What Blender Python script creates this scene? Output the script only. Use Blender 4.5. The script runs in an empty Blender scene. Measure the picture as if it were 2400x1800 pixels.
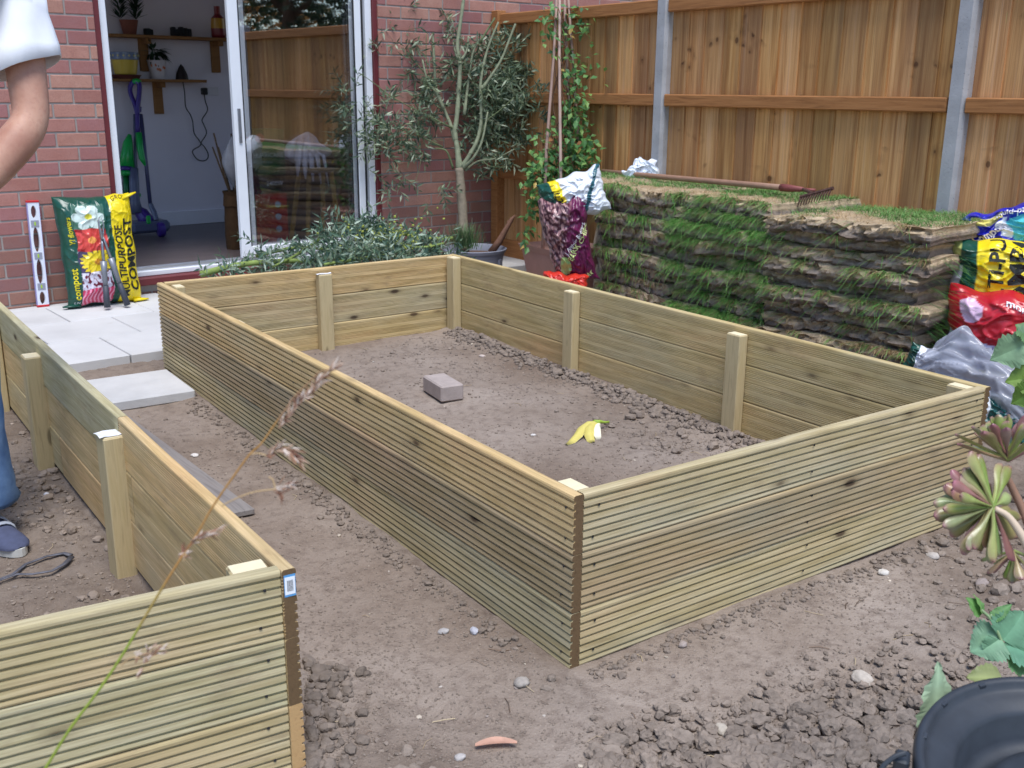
import bpy, math, random, bmesh
import numpy as np
from mathutils import Vector, Matrix, noise as mnoise
random.seed(7); np.random.seed(7)
PI=math.pi
SC=bpy.context.scene; COL=SC.collection
# ------------------------------------------------------------------ camera model (solved from the photograph)
F_=2421.11; YAW=0.60215; PITCH=-0.27669; ROLL=0.008915
CAM=np.array([-1.30603,-1.65686,1.28221])
def cam_axes():
    cy,sy=math.cos(YAW),math.sin(YAW);cp,sp=math.cos(PITCH),math.sin(PITCH)
    f=np.array([sy*cp,cy*cp,sp]);r=np.array([cy,-sy,0.]);u=np.cross(r,f)
    c,s=math.cos(ROLL),math.sin(ROLL)
    return r*c+u*s,-r*s+u*c,f
CR,CU,CF=cam_axes()
def ray(x,y): return CR*((x-1200)/F_)-CU*((y-900)/F_)+CF
def Z(x,y,z=0.):            # point of the photo on the height z
    d=ray(x,y);return CAM+d*((z-CAM[2])/d[2])
def D(x,y,t): return CAM+ray(x,y)*t    # point at depth t
def ONX(x,y,X):
    d=ray(x,y);return CAM+d*((X-CAM[0])/d[0])
# ------------------------------------------------------------------ tags
def tag(o,label=None,cat=None,group=None,kind=None):
    if label: o['label']=label
    if cat: o['category']=cat
    if group: o['group']=group
    if kind: o['kind']=kind
    return o
def thing(name,label,cat,loc=(0,0,0),rz=0,group=None):
    o=bpy.data.objects.new(name,None);COL.objects.link(o);o.empty_display_size=.1
    o.location=Vector([float(v) for v in loc]);o.rotation_euler=(0,0,rz)
    return tag(o,label,cat,group)
# ------------------------------------------------------------------ mesh collector
class MB:
    def __init__(s): s.v=[];s.f=[];s.m=[];s.c=[];s.cur=(1,1,1)
    def add(s,vs,fs,mi=0,col=None):
        b=len(s.v);s.v+= [tuple(map(float,p)) for p in vs]
        s.f+=[tuple(i+b for i in f) for f in fs];s.m+=[mi]*len(fs)
        if col is None: s.c+=[s.cur]*len(vs)
        elif len(col)==len(vs) and hasattr(col[0],'__len__'): s.c+=list(col)
        else: s.c+=[tuple(col)]*len(vs)
        return b
    def box(s,c,d,M=None,b=0.0,mi=0,col=None):
        hx,hy,hz=[q/2 for q in d];vs=[];fs=[]
        b=min(b,hx*.49,hy*.49,hz*.49)
        if b<=0:
            vs=[(x,y,z) for x in(-hx,hx) for y in(-hy,hy) for z in(-hz,hz)]
            fs=[(0,1,3,2),(4,6,7,5),(0,4,5,1),(2,3,7,6),(0,2,6,4),(1,5,7,3)]
        else:
            bm=bmesh.new();bmesh.ops.create_cube(bm,size=1)
            for v in bm.verts: v.co=Vector((v.co.x*d[0],v.co.y*d[1],v.co.z*d[2]))
            bmesh.ops.bevel(bm,geom=bm.edges[:],offset=b,segments=1,affect='EDGES')
            bm.verts.index_update();vs=[tuple(v.co) for v in bm.verts];fs=[tuple(v.index for v in f.verts) for f in bm.faces];bm.free()
        out=[]
        for p in vs:
            p=Vector(p)
            if M is not None: p=M@p
            out.append((p.x+c[0],p.y+c[1],p.z+c[2]))
        s.add(out,fs,mi,col)
    def tube(s,pts,r,n=8,mi=0,col=None,cap=True,flat=1.0):
        pts=[Vector([float(q) for q in p]) for p in pts]
        if not hasattr(r,'__len__'): r=[r]*len(pts)
        vs=[];fs=[];up=Vector((0,0,1));prev=None
        for i,p in enumerate(pts):
            t=(pts[min(i+1,len(pts)-1)]-pts[max(i-1,0)])
            if t.length<1e-9: t=Vector((0,0,1))
            t.normalize()
            if prev is None:
                a=Vector((1,0,0)) if abs(t.z)>.9 else up
                u=t.cross(a).normalized()
            else: u=(prev-t*prev.dot(t)).normalized()
            prev=u;w=t.cross(u)
            for k in range(n):
                a=2*PI*k/n;vs.append(p+(u*math.cos(a)+w*math.sin(a)*flat)*r[i])
        for i in range(len(pts)-1):
            for k in range(n):
                k2=(k+1)%n;fs.append((i*n+k,i*n+k2,(i+1)*n+k2,(i+1)*n+k))
        if cap: fs.append(tuple(range(n))[::-1]);fs.append(tuple((len(pts)-1)*n+k for k in range(n)))
        s.add(vs,fs,mi,col)
    def lathe(s,prof,c=(0,0,0),n=32,mi=0,col=None,M=None):
        vs=[];fs=[];m=len(prof)
        for k in range(n):
            a=2*PI*k/n
            for r,z in prof:
                p=Vector((r*math.cos(a),r*math.sin(a),z))
                if M is not None:p=M@p
                vs.append((p.x+c[0],p.y+c[1],p.z+c[2]))
        for k in range(n):
            for i in range(m-1):
                a=k*m+i;b=((k+1)%n)*m+i;fs.append((a,b,b+1,a+1))
        s.add(vs,fs,mi,col)
    def grid(s,nu,nv,fn,mi=0,colfn=None,flip=False):
        vs=[];cs=[];fs=[]
        for j in range(nv+1):
            for i in range(nu+1):
                vs.append(fn(i/nu,j/nv))
                if colfn: cs.append(colfn(i/nu,j/nv))
        w=nu+1
        for j in range(nv):
            for i in range(nu):
                a=j*w+i;q=(a,a+1,a+1+w,a+w);fs.append(q[::-1] if flip else q)
        s.add(vs,fs,mi,cs if colfn else None)
    def leaf(s,p,d,nrm,L,Wd,col,fold=.25,curl=.0,mi=0,seg=2):
        p=Vector([float(q) for q in p]);d=Vector(d).normalized();n=Vector(nrm);n=(n-d*n.dot(d))
        if n.length<1e-4: n=d.orthogonal()
        n.normalize();w=d.cross(n)
        a=p;m=p+d*L*.45-n*curl*L*.3;e=p+d*L-n*curl*L
        up=n*fold*Wd*.5
        s.add([a,m+w*Wd*.5+up,m,m-w*Wd*.5+up,e],[(0,2,1),(0,3,2),(1,2,4),(2,3,4)],mi,col)
    def blade(s,p,d,L,w,bend,col):
        p=Vector([float(q) for q in p]);d=Vector(d).normalized();h=Vector((d.x,d.y,0))
        if h.length<.01:h=Vector((random.uniform(-1,1),random.uniform(-1,1),0))
        h.normalize();sd=Vector((-h.y,h.x,0));vs=[]
        for i in range(4):
            t=i/4;q=p+d*L*t+h*bend*L*t*t-Vector((0,0,1))*bend*L*t*t*.7
            vs+=[q-sd*w*(1-t*.7)*.5,q+sd*w*(1-t*.7)*.5]
        q=p+d*L+h*bend*L-Vector((0,0,1))*bend*L*.8;vs.append(q)
        s.add(vs,[(0,1,3,2),(2,3,5,4),(4,5,7,6),(6,7,8)],0,col)
    def text(s,txt,size,mapf,mi=0,col=None,shear=0,bold=0.0,align='LEFT',sub=True,xs=1):
        cu=bpy.data.curves.new('t','FONT');cu.body=txt;cu.size=size;cu.align_x=align;cu.shear=shear;cu.offset=bold;cu.resolution_u=2
        o=bpy.data.objects.new('t',cu);COL.objects.link(o)
        dg=bpy.context.evaluated_depsgraph_get();me=bpy.data.meshes.new_from_object(o.evaluated_get(dg))
        bpy.data.objects.remove(o);bm=bmesh.new();bm.from_mesh(me);bpy.data.meshes.remove(me)
        if sub:
            bmesh.ops.triangulate(bm,faces=bm.faces[:])
            lim=size*.22
            for _ in range(3):
                es=[e for e in bm.edges if e.calc_length()>lim]
                if not es: break
                bmesh.ops.subdivide_edges(bm,edges=es,cuts=1)
                bmesh.ops.triangulate(bm,faces=bm.faces[:])
        bm.verts.index_update()
        s.add([mapf(v.co.x*xs,v.co.y) for v in bm.verts],[tuple(v.index for v in f.verts) for f in bm.faces],mi,col);bm.free()
    def build(s,name,mats,parent=None,smooth=False,loc=None,rot=None,world=False,angle=None):
        me=bpy.data.meshes.new(name)
        V=np.array(s.v,dtype=np.float32).reshape(-1,3);nf=len(s.f)
        me.from_pydata(V.tolist(),[],s.f)
        if not isinstance(mats,(list,tuple)): mats=[mats]
        for m in mats: me.materials.append(m)
        if nf:
            me.polygons.foreach_set('material_index',s.m)
            me.polygons.foreach_set('use_smooth',[bool(smooth)]*nf)
        ca=me.color_attributes.new('Col','FLOAT_COLOR','POINT')
        cc=np.ones((len(s.v),4),dtype=np.float32);cc[:,:3]=np.array(s.c,dtype=np.float32).reshape(-1,3)
        ca.data.foreach_set('color',cc.ravel())
        me.update()
        o=bpy.data.objects.new(name,me);COL.objects.link(o)
        if parent is not None:
            o.parent=parent
            if world: o.matrix_parent_inverse=(Matrix.Translation(parent.location)@parent.rotation_euler.to_matrix().to_4x4()).inverted()
        if loc is not None:o.location=loc
        if rot is not None:o.rotation_euler=rot
        if angle is not None and smooth:
            try:
                me.polygons.foreach_set('use_smooth',[True]*nf)
                me.set_sharp_from_angle(angle=angle)
            except Exception: pass
        return o
# ------------------------------------------------------------------ materials
def lin(r,g,b):
    f=lambda c:(c/255/12.92 if c/255<=.04045 else ((c/255+.055)/1.055)**2.4)
    return (f(r),f(g),f(b))
class NT:
    def __init__(s,name):
        s.m=bpy.data.materials.new(name);s.m.use_nodes=True;s.t=s.m.node_tree;s.n=s.t.nodes
        s.b=s.n['Principled BSDF'];s.out=s.n['Material Output']
    def N(s,ty,**k):
        n=s.n.new(ty)
        for a,v in k.items():
            if a in n.inputs.keys() if isinstance(a,str) else False: n.inputs[a].default_value=v
            else: setattr(n,a,v)
        return n
    def L(s,a,b): s.t.links.new(a,b)
    def coord(s,kind='Object',scale=(1,1,1),loc=(0,0,0),rnd=False):
        tc=s.N('ShaderNodeTexCoord');mp=s.N('ShaderNodeMapping');mp.inputs['Scale'].default_value=scale
        mp.inputs['Location'].default_value=loc
        src=tc.outputs[kind]
        if rnd:
            oi=s.N('ShaderNodeObjectInfo');mu=s.N('ShaderNodeMath',operation='MULTIPLY');mu.inputs[1].default_value=37.
            s.L(oi.outputs['Random'],mu.inputs[0]);va=s.N('ShaderNodeVectorMath',operation='ADD')
            s.L(src,va.inputs[0]);s.L(mu.outputs[0],va.inputs[1]);src=va.outputs[0]
        s.L(src,mp.inputs['Vector']);return mp.outputs[0]
    def noise(s,vec,scale,detail=4,rough=.55,dist=0):
        n=s.N('ShaderNodeTexNoise');n.inputs['Scale'].default_value=scale;n.inputs['Detail'].default_value=detail
        n.inputs['Roughness'].default_value=rough;n.inputs['Distortion'].default_value=dist
        s.L(vec,n.inputs['Vector']);return n.outputs['Fac']
    def ramp(s,fac,stops):
        r=s.N('ShaderNodeValToRGB');e=r.color_ramp.elements
        while len(e)<len(stops): e.new(.5)
        for i,(p,c) in enumerate(stops):
            e[i].position=p;e[i].color=(c[0],c[1],c[2],1) if hasattr(c,'__len__') else (c,c,c,1)
        s.L(fac,r.inputs[0]);return r.outputs[0]
    def mix(s,fac,a,b,mode='MIX'):
        m=s.N('ShaderNodeMix',data_type='RGBA',blend_type=mode)
        for i,x in ((0,fac),(6,a),(7,b)):
            if isinstance(x,(int,float)): m.inputs[i].default_value=x
            elif isinstance(x,tuple): m.inputs[i].default_value=(x[0],x[1],x[2],1)
            else: s.L(x,m.inputs[i])
        return m.outputs[2]
    def bump(s,h,strength=.3,dist=.01,normal=None):
        b=s.N('ShaderNodeBump');b.inputs['Strength'].default_value=strength;b.inputs['Distance'].default_value=dist
        s.L(h,b.inputs['Height'])
        if normal is not None: s.L(normal,b.inputs['Normal'])
        return b.outputs[0]
    def set(s,color=None,rough=None,normal=None,metal=None,spec=None,**k):
        for nm,x in (('Base Color',color),('Roughness',rough),('Metallic',metal),('Specular IOR Level',spec)):
            if x is None: continue
            if isinstance(x,tuple): s.b.inputs[nm].default_value=(x[0],x[1],x[2],1)
            elif isinstance(x,(int,float)): s.b.inputs[nm].default_value=x
            else: s.L(x,s.b.inputs[nm])
        if normal is not None: s.L(normal,s.b.inputs['Normal'])
        for a,v in k.items(): s.b.inputs[a.replace('_',' ')].default_value=v
        return s.m
def simple(name,col,rough=.5,metal=0,var=.12,sc=12,bump=.1,bd=.002,spec=.5):
    t=NT(name);v=t.coord();n=t.noise(v,sc,5)
    c=t.mix(t.ramp(n,[(.3,0.),(.7,1.)]),tuple(x*(1-var) for x in col),tuple(min(1,x*(1+var)) for x in col))
    nb=t.bump(t.noise(v,sc*6,3),bump,bd)
    return t.set(c,rough,nb,metal,spec)
def vcol(name,rough=.5,var=.15,sc=20,bump=.15,bd=.002,trans=0,spec=.4,coat=0,bsc=None,bumpdetail=4):
    t=NT(name);a=t.N('ShaderNodeVertexColor',layer_name='Col');v=t.coord()
    n=t.noise(v,sc,4);k=t.ramp(n,[(.25,1-var),(.75,1+var)])
    c=t.mix(1.0,a.outputs[0],k,'MULTIPLY')
    nb=t.bump(t.noise(v,bsc or sc*4,bumpdetail),bump,bd)
    t.set(c,rough,nb,None,spec)
    if coat:t.b.inputs['Coat Weight'].default_value=coat;t.b.inputs['Coat Roughness'].default_value=.15
    if trans:
        tr=t.N('ShaderNodeBsdfTranslucent');t.L(c,tr.inputs[0]);mx=t.N('ShaderNodeMixShader');mx.inputs[0].default_value=trans
        t.L(t.b.outputs[0],mx.inputs[1]);t.L(tr.outputs[0],mx.inputs[2]);t.L(mx.outputs[0],t.out.inputs[0])
    return t.m
def wood_deck(name,tone=0):
    # pressure treated pine: long grain along local x, knots, green and brown tints
    t=NT(name)
    v=t.coord(rnd=True,scale=(1.0,14,14));g=t.noise(v,3.2,6,.6,.6)
    v2=t.coord(rnd=True,scale=(.7,3,3));big=t.noise(v2,2.2,3)
    v3=t.coord(rnd=True,scale=(2.0,90,90));fine=t.noise(v3,3,4,.6,.3)
    base=t.ramp(g,[(.25,lin(176,162,122)),(.45,lin(206,192,152)),(.6,lin(222,208,172)),(.8,lin(190,172,132))])
    oi=t.N('ShaderNodeObjectInfo')
    tint=t.ramp(oi.outputs['Random'],[(0,lin(206,204,172)),(.3,lin(214,202,172)),(.55,lin(220,198,172)),(.8,lin(196,204,184)),(1,lin(216,200,166))])
    c=t.mix(.6,base,tint,'MULTIPLY')
    c=t.mix(t.ramp(big,[(.46,0.),(.74,.5)]),c,lin(168,172,154))
    c=t.mix(t.ramp(big,[(.22,.55),(.42,0.)]),c,lin(206,172,132))
    c=t.mix(t.ramp(t.noise(t.coord(rnd=True,scale=(1.5,4,4)),4,5,.7),[(.56,0.),(.68,.35)]),c,lin(140,122,100));c=t.mix(t.ramp(fine,[(.35,.4),(.6,0.)]),c,lin(134,114,82))
    # knots
    vk=t.coord(rnd=True,scale=(5.2,13,13));vo=t.N('ShaderNodeTexVoronoi',feature='F1');vo.inputs['Scale'].default_value=1.0;vo.inputs['Randomness'].default_value=1
    t.L(vk,vo.inputs['Vector'])
    kn=t.ramp(vo.outputs['Distance'],[(0.,1.),(.10,.9),(.15,.35),(.24,.08),(.34,0.)])
    sel=t.N('ShaderNodeSeparateColor');t.L(vo.outputs['Color'],sel.inputs[0])
    ks=t.N('ShaderNodeMath',operation='GREATER_THAN');ks.inputs[1].default_value=.62;t.L(sel.outputs[0],ks.inputs[0])
    km=t.N('ShaderNodeMath',operation='MULTIPLY');t.L(kn,km.inputs[0]);t.L(ks.outputs[0],km.inputs[1])
    c=t.mix(km.outputs[0],c,lin(74,58,44))
    k=[.92,.82,1.04][tone]
    c=t.mix(1.,c,[(.99,1.0,1.05),(.80,.77,.80),(1.16,1.05,.93)][tone],'MULTIPLY')
    b=t.bump(g,.25,.003);b=t.bump(fine,.3,.0015,b)
    return t.set(c,.72,b,spec=.25)
def wood_plain(name,c1,c2,c3,sx=1.,across=20,axis=2,rough=.7,rnd=True,knots=True):
    t=NT(name);sc=[across]*3;sc[axis]=sx
    v=t.coord(rnd=rnd,scale=tuple(sc));g=t.noise(v,3,6,.62,.8)
    c=t.ramp(g,[(.25,c1),(.5,c2),(.75,c3)])
    if knots:
        s2=[9,9,9];s2[axis]=3
        vo=t.N('ShaderNodeTexVoronoi');vo.inputs['Scale'].default_value=1;t.L(t.coord(rnd=rnd,scale=tuple(s2)),vo.inputs['Vector'])
        c=t.mix(t.ramp(vo.outputs['Distance'],[(0,.9),(.08,.7),(.12,0.)]),c,tuple(x*.35 for x in c1))
    return t.set(c,rough,t.bump(g,.3,.003),spec=.25)
# ------------------------------------------------------------------ world, sun, camera
w=bpy.data.worlds.new('World');SC.world=w;w.use_nodes=True
nt=w.node_tree;sky=nt.nodes.new('ShaderNodeTexSky');sky.sky_type='NISHITA';sky.sun_disc=False
SUN_EL=math.radians(68);SUN_AZ=math.radians(200)
sky.sun_elevation=SUN_EL;sky.sun_rotation=SUN_AZ;sky.air_density=1.0;sky.dust_density=.6;sky.ozone_density=2.6
nt.links.new(sky.outputs[0],nt.nodes['Background'].inputs[0]);nt.nodes['Background'].inputs[1].default_value=.105
sl=bpy.data.lights.new('sun','SUN');sl.energy=1.9;sl.angle=math.radians(30);sl.color=(1,.98,.96)
so=bpy.data.objects.new('sun',sl);COL.objects.link(so)
sd=Vector((math.sin(SUN_AZ)*math.cos(SUN_EL),math.cos(SUN_AZ)*math.cos(SUN_EL),math.sin(SUN_EL)))
so.rotation_euler=sd.to_track_quat('Z','Y').to_euler()
SC.view_settings.view_transform='Standard';SC.view_settings.look='None';SC.view_settings.exposure=1.0;SC.view_settings.gamma=1
cd=bpy.data.cameras.new('camera');cam=bpy.data.objects.new('camera',cd);COL.objects.link(cam)
cd.sensor_width=36;cd.lens=36*F_/2400;cd.clip_start=.02;cd.clip_end=500
cd.dof.use_dof=True;cd.dof.focus_distance=3.2;cd.dof.aperture_fstop=9
M=Matrix(((CR[0],CU[0],-CF[0],CAM[0]),(CR[1],CU[1],-CF[1],CAM[1]),(CR[2],CU[2],-CF[2],CAM[2]),(0,0,0,1)));cam.matrix_world=M
SC.camera=cam
# ------------------------------------------------------------------ shared materials
WD=[wood_deck('pressure_treated_pine_%s'%k,i) for i,k in enumerate(('green','brown','tan'))]
W_END=wood_plain('sawn_end_grain',lin(88,70,50),lin(112,90,64),lin(96,76,56),sx=40,across=40,rnd=False,knots=False)
W_ENDL=wood_plain('pale_end_grain',lin(176,140,96),lin(196,160,112),lin(184,150,104),sx=40,across=40,rnd=False,knots=False)
W_POST=wood_plain('pine_post_wood',lin(160,142,106),lin(192,174,134),lin(178,160,118),sx=1.6,across=22,axis=2)
W_SAWN=simple('fresh_sawn_top',lin(226,212,176),.7,var=.06,sc=60)
V_PLAS=vcol('printed_plastic',.32,.05,8,.25,.004,spec=.5,coat=.15,bsc=14)
V_MATTE=vcol('matte_painted',.65,.1,30,.2)
V_LEAF=vcol('leaf_surface',.5,.18,40,.1,trans=.22,spec=.35)
V_STONE=vcol('stone_and_soil_lumps',.95,.22,60,.6,.004,spec=.15,bsc=140)
V_BARK=vcol('bark_surface',.85,.25,30,.6,.004,spec=.2,bsc=90)
WHITE=simple('white_upvc',(.78,.80,.84),.35,var=.02,bump=.02)
def hsh(ix,iy,s):
    n=(ix*374761393+iy*668265263+s*1442695041)&0xffffffff
    n=((n^(n>>13))*1274126177)&0xffffffff
    return ((n^(n>>16))&0xffff)/65535.
def vn(x,y,s=0):
    x=np.asarray(x,float);y=np.asarray(y,float)
    ix=np.floor(x).astype(np.int64);iy=np.floor(y).astype(np.int64);fx=x-ix;fy=y-iy
    fx=fx*fx*(3-2*fx);fy=fy*fy*(3-2*fy)
    a=hsh(ix,iy,s);b=hsh(ix+1,iy,s);c=hsh(ix,iy+1,s);d=hsh(ix+1,iy+1,s)
    return (a*(1-fx)+b*fx)*(1-fy)+(c*(1-fx)+d*fx)*fy-.5
def fbm(x,y,o=4,s=0):
    r=0;a=1.
    for i in range(o): r=r+a*vn(x*2**i,y*2**i,s+i*11);a*=.5
    return r
# rough soil amount 0..1 (loose, cloddy) as a function of place
def rough_amt(x,y):
    r=np.zeros_like(np.asarray(x,float))
    def blob(cx,cy,rx,ry,p=1): return p*np.exp(-(((x-cx)/rx)**2+((y-cy)/ry)**2))
    r=r+blob(1.28,1.2,.22,.55)+blob(1.2,.45,.3,.12,.7)+blob(.9,2.3,.5,.25,.35)+blob(1.2,2.75,.4,.18,.5)
    r=r+np.where((x>-.5)&(x<0),np.exp(-((x+.05)/.07)**2)*(.55+.5*vn(x*3,y*3,5)),0)     # loose line along the long side
    r=r+blob(-.5,-.12,.09,.28,1.)+blob(-.56,-.45,.12,.2,.8)
    q=(x+.05)*.6-(y+.25)*.8          # towards the camera right
    r=r+np.clip((q-.46)*2.6,0,1.1)*(x>-.1)
    r=r+np.where(y<0,np.exp(-((y+.05)/.06)**2)*(x>0)*(.4+.6*vn(x*4,y*4,8)),0)
    r=r+np.where((x<-.67)&(y>.1)&(y<3.1),.45+.5*vn(x*3,y*3,15)+blob(-.8,1.6,.12,1.,.5),0)
    r=r+np.where((y>3.05)&(y<3.3)&(x<.1),.6,0)
    return np.clip(r*(1+.8*vn(x*6,y*6,33)),0,1.2)
def ground_z(x,y):
    x=np.asarray(x,float);y=np.asarray(y,float)
    z=.012*fbm(x*1.7,y*1.7,3,1)+.006*fbm(x*7,y*7,3,21)
    ra=rough_amt(x,y);z=z+ra*(.016*fbm(x*14,y*14,3,3)+.010*fbm(x*45,y*45,2,9)+.008)
    z=z+.0026*fbm(x*34,y*34,2,44)+.003*np.maximum(0,fbm(x*6,y*6,2,71))
    z=z+np.clip((y-1)/2.2,0,1)*.022
    z=z+np.where((x>.05)&(x<1.6)&(y>0),.02*np.exp(-((x-1.56)/.08)**2),0)
    z=z-np.where((x<-.67)&(y>.08)&(y<3.05)&(x>-2.25),.03,0)
    for cx,cy,an,dp in ((-.33,.03,.5,.010),(-.1,-.62,-.35,.010),(.55,-.42,.2,.012),(-.28,.85,.1,.006),(-.9,1.0,.9,.01)):   # shoe prints
        c,s=math.cos(an),math.sin(an);u=(x-cx)*c+(y-cy)*s;v=-(x-cx)*s+(y-cy)*c
        e=(u/.045)**2+(v/.13)**2;z=z-dp*np.exp(-e**2)+.4*dp*np.exp(-((e-1.8)/.6)**2)-dp*.35*np.exp(-e**2)*np.sin(v*190)
    # dug-out strip in front of the patio slabs
    z=np.where((y>3.2),np.minimum(z,.03),z)
    return z
def soil_mat():
    t=NT('dry_grey_soil');v=t.coord()
    a=t.noise(v,1.6,4);b=t.noise(v,26,5,.7);c3=t.noise(v,160,3)
    c=t.ramp(a,[(.28,lin(118,103,91)),(.5,lin(143,130,119)),(.72,lin(160,148,138))])
    c=t.mix(t.ramp(b,[(.32,.7),(.52,0.)]),c,lin(112,99,90))
    c=t.mix(t.ramp(c3,[(.62,0.),(.72,.5)]),c,lin(176,164,152))
    at=t.N('ShaderNodeVertexColor',layer_name='Col');c=t.mix(1.,c,at.outputs[0],'MULTIPLY')
    vo=t.N('ShaderNodeTexVoronoi');vo.inputs['Scale'].default_value=120;t.L(v,vo.inputs['Vector'])
    nb=t.bump(b,.9,.010);nb=t.bump(c3,.9,.004,nb)
    nb=t.bump(vo.outputs['Distance'],.22,.002,nb)
    return t.set(c,.95,nb,spec=.12)
SOIL=soil_mat()
def axis(lo,hi,st,far):
    core=list(np.arange(lo,hi,st));a=[];q=st
    p=core[-1]
    while p<far: q*=1.6;p+=q;a.append(p)
    b=[];q=st;p=core[0]
    while p>-far: q*=1.6;p-=q;b.append(p)
    return np.array(b[::-1]+core+a)
xs=axis(-1.7,2.9,.012,150);ys=axis(-1.0,3.5,.012,150)
X,Y=np.meshgrid(xs,ys);ZZ=ground_z(X,Y)
far=np.maximum(np.abs(X),np.abs(Y));ZZ=np.where(far>8,0,ZZ)
me=bpy.data.meshes.new('soil_ground');nx,ny=len(xs),len(ys)
V=np.stack([X.ravel(),Y.ravel(),ZZ.ravel()],1).astype(np.float32)
ii=np.arange((ny-1)*(nx-1));r_=ii//(nx-1);c_=ii%(nx-1);a_=r_*nx+c_
Fc=np.stack([a_,a_+1,a_+1+nx,a_+nx],1).astype(np.int32)
me.vertices.add(len(V));me.vertices.foreach_set('co',V.ravel());me.loops.add(Fc.size);me.loops.foreach_set('vertex_index',Fc.ravel())
me.polygons.add(len(Fc));me.polygons.foreach_set('loop_start',np.arange(0,Fc.size,4,dtype=np.int32));me.polygons.foreach_set('loop_total',np.full(len(Fc),4,dtype=np.int32))
me.polygons.foreach_set('use_smooth',np.ones(len(Fc),dtype=bool));me.materials.append(SOIL)
ca=me.color_attributes.new('Col','FLOAT_COLOR','POINT');ra=rough_amt(X,Y).ravel()
k=np.clip(1-.16*ra,0.6,1)          # freshly dug soil is moister and browner
k=np.where(((X<-.67)&(X>-2.3)&(Y>.1)&(Y<3.1)).ravel(),k*.86,k)
cc=np.ones((len(V),4),np.float32);cc[:,0]=k;cc[:,1]=k*.985;cc[:,2]=k*.97;ca.data.foreach_set('color',cc.ravel())
me.update(calc_edges=True);g=bpy.data.objects.new('soil_ground',me);COL.objects.link(g);g['kind']='structure'
def gz(x,y): return float(ground_z(np.array([x]),np.array([y]))[0])
# ------------------------------------------------------------------ soil clods and stones
def ico(sub):
    bm=bmesh.new();bmesh.ops.create_icosphere(bm,subdivisions=sub,radius=1);bm.verts.index_update()
    v=np.array([tuple(q.co) for q in bm.verts]);f=[tuple(q.index for q in p.verts) for p in bm.faces];bm.free();return v,f
I1,I2,I3=ico(1),ico(2),ico(3)
def lump(mb,p,r,col,lvl=1,flat=.75,ang=.35):
    v,f=(I1,I2,I3)[lvl-1];o=Vector((random.uniform(-99,99),)*3)
    s=np.array([random.uniform(.75,1.3),random.uniform(.75,1.25),flat*random.uniform(.8,1.15)])*r
    a=random.uniform(0,6.3);ca_,sa_=math.cos(a),math.sin(a);out=[]
    for q in v:
        d=Vector(q);n=1+ang*mnoise.noise(d*1.3+o)+ang*.55*mnoise.noise(d*3.1+o)
        if lvl>1:n+=.12*mnoise.noise(d*7+o)
        x,y,z=q*s*n;out.append((p[0]+x*ca_-y*sa_,p[1]+x*sa_+y*ca_,p[2]+z))
    mb.add(out,f,0,col)
def soilcol():
    k=random.uniform(.8,1.12);return tuple(c*k for c in lin(138,125,114))
cl=MB();rg=random.Random(3);cnt=0;crumbs=[]
def inside(x,y):
    if x<-.67 and (y<.12 or y>3.0): return False
    if -.70<x<-.64: return False
    if -.02<x<.05 and y>-.03: return False
    if x>0 and x<1.62 and -.03<y<.05: return False
    if x>1.56 and y>-.0: return False
    if y>3.0: return False
    return True
while cnt<3600:
    x=rg.uniform(-1.5,2.6);y=rg.uniform(-.95,3.0)
    if not inside(x,y): continue
    r=float(rough_amt(np.array([x]),np.array([y]))[0])
    if rg.random()>r**1.6+.012: continue
    dc=math.hypot(x-CAM[0],y-CAM[1])
    s=.0035+.012*rg.random()**3*(.35+r)
    if dc>2.6 and s<.0055: s=.0055
    lump(cl,(x,y,gz(x,y)+s*.25),s,soilcol(),1 if s<.011 else 2);cnt+=1
# heap of big clods at the lower right, in front of the black bin
for i in range(1500):
    px=rg.uniform(1380,2300);py=rg.uniform(1480,1830)
    dens=min(1,max(0,(py-1560+(px-1800)*.3)/170))
    if rg.random()>dens:continue
    q=Z(px,py,0)
    s=.006+.020*rg.random()**2.4*min(1,max(.25,(py-1530)/200))
    hh=.012*dens*rg.random()
    lump(cl,(q[0],q[1],gz(q[0],q[1])+s*.35+hh),s,soilcol(),3 if s>.013 else 2,ang=.5)
for i in range(420):       # clods in the bed under the banana peel's right
    px=rg.gauss(1620,110);py=960+(px-1620)*.28+rg.gauss(0,34);q=Z(px,py,0)
    if q[0]>1.52 or q[1]<.1: continue
    s=.007+.017*rg.random()**2.5;lump(cl,(q[0],q[1],gz(q[0],q[1])+s*.35),s,soilcol(),2)
for i in range(240):       # crumbs beside the end of the left bed
    px=720+abs(rg.gauss(0,60));py=rg.uniform(1560,1800);q=Z(px,py,0)
    s=.004+.013*rg.random()**2.5;lump(cl,(q[0],q[1],gz(q[0],q[1])+s*.4),s,tuple(c*.8 for c in soilcol()),2)
OCT=(np.array([(1,0,0),(0,1,0),(-1,0,0),(0,-1,0),(0,0,1),(0,0,-1)],float),[(0,1,4),(1,2,4),(2,3,4),(3,0,4),(1,0,5),(2,1,5),(3,2,5),(0,3,5)])
N_=0
while N_<15000:
    px=rg.uniform(0,2400);py=rg.uniform(760,1800);q=Z(px,py,0);x,y=q[0],q[1]
    if not inside(x,y): continue
    r=float(vn(np.array([x*2.2]),np.array([y*2.2]),61)[0]+.5)*.8+float(vn(np.array([x*9]),np.array([y*9]),62)[0]+.5)*.7
    if rg.random()>(max(0,r-.35))**1.2+.04: continue
    s=rg.uniform(.0012,.0034)*(1+.25*max(0,math.hypot(x-CAM[0],y-CAM[1])-1.5));N_+=1
    v,f=OCT;zz=gz(x,y) if False else 0
    crumbs.append((x,y,s))
cx_=np.array([c[0] for c in crumbs]);cy_=np.array([c[1] for c in crumbs]);cz_=ground_z(cx_,cy_)
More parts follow.
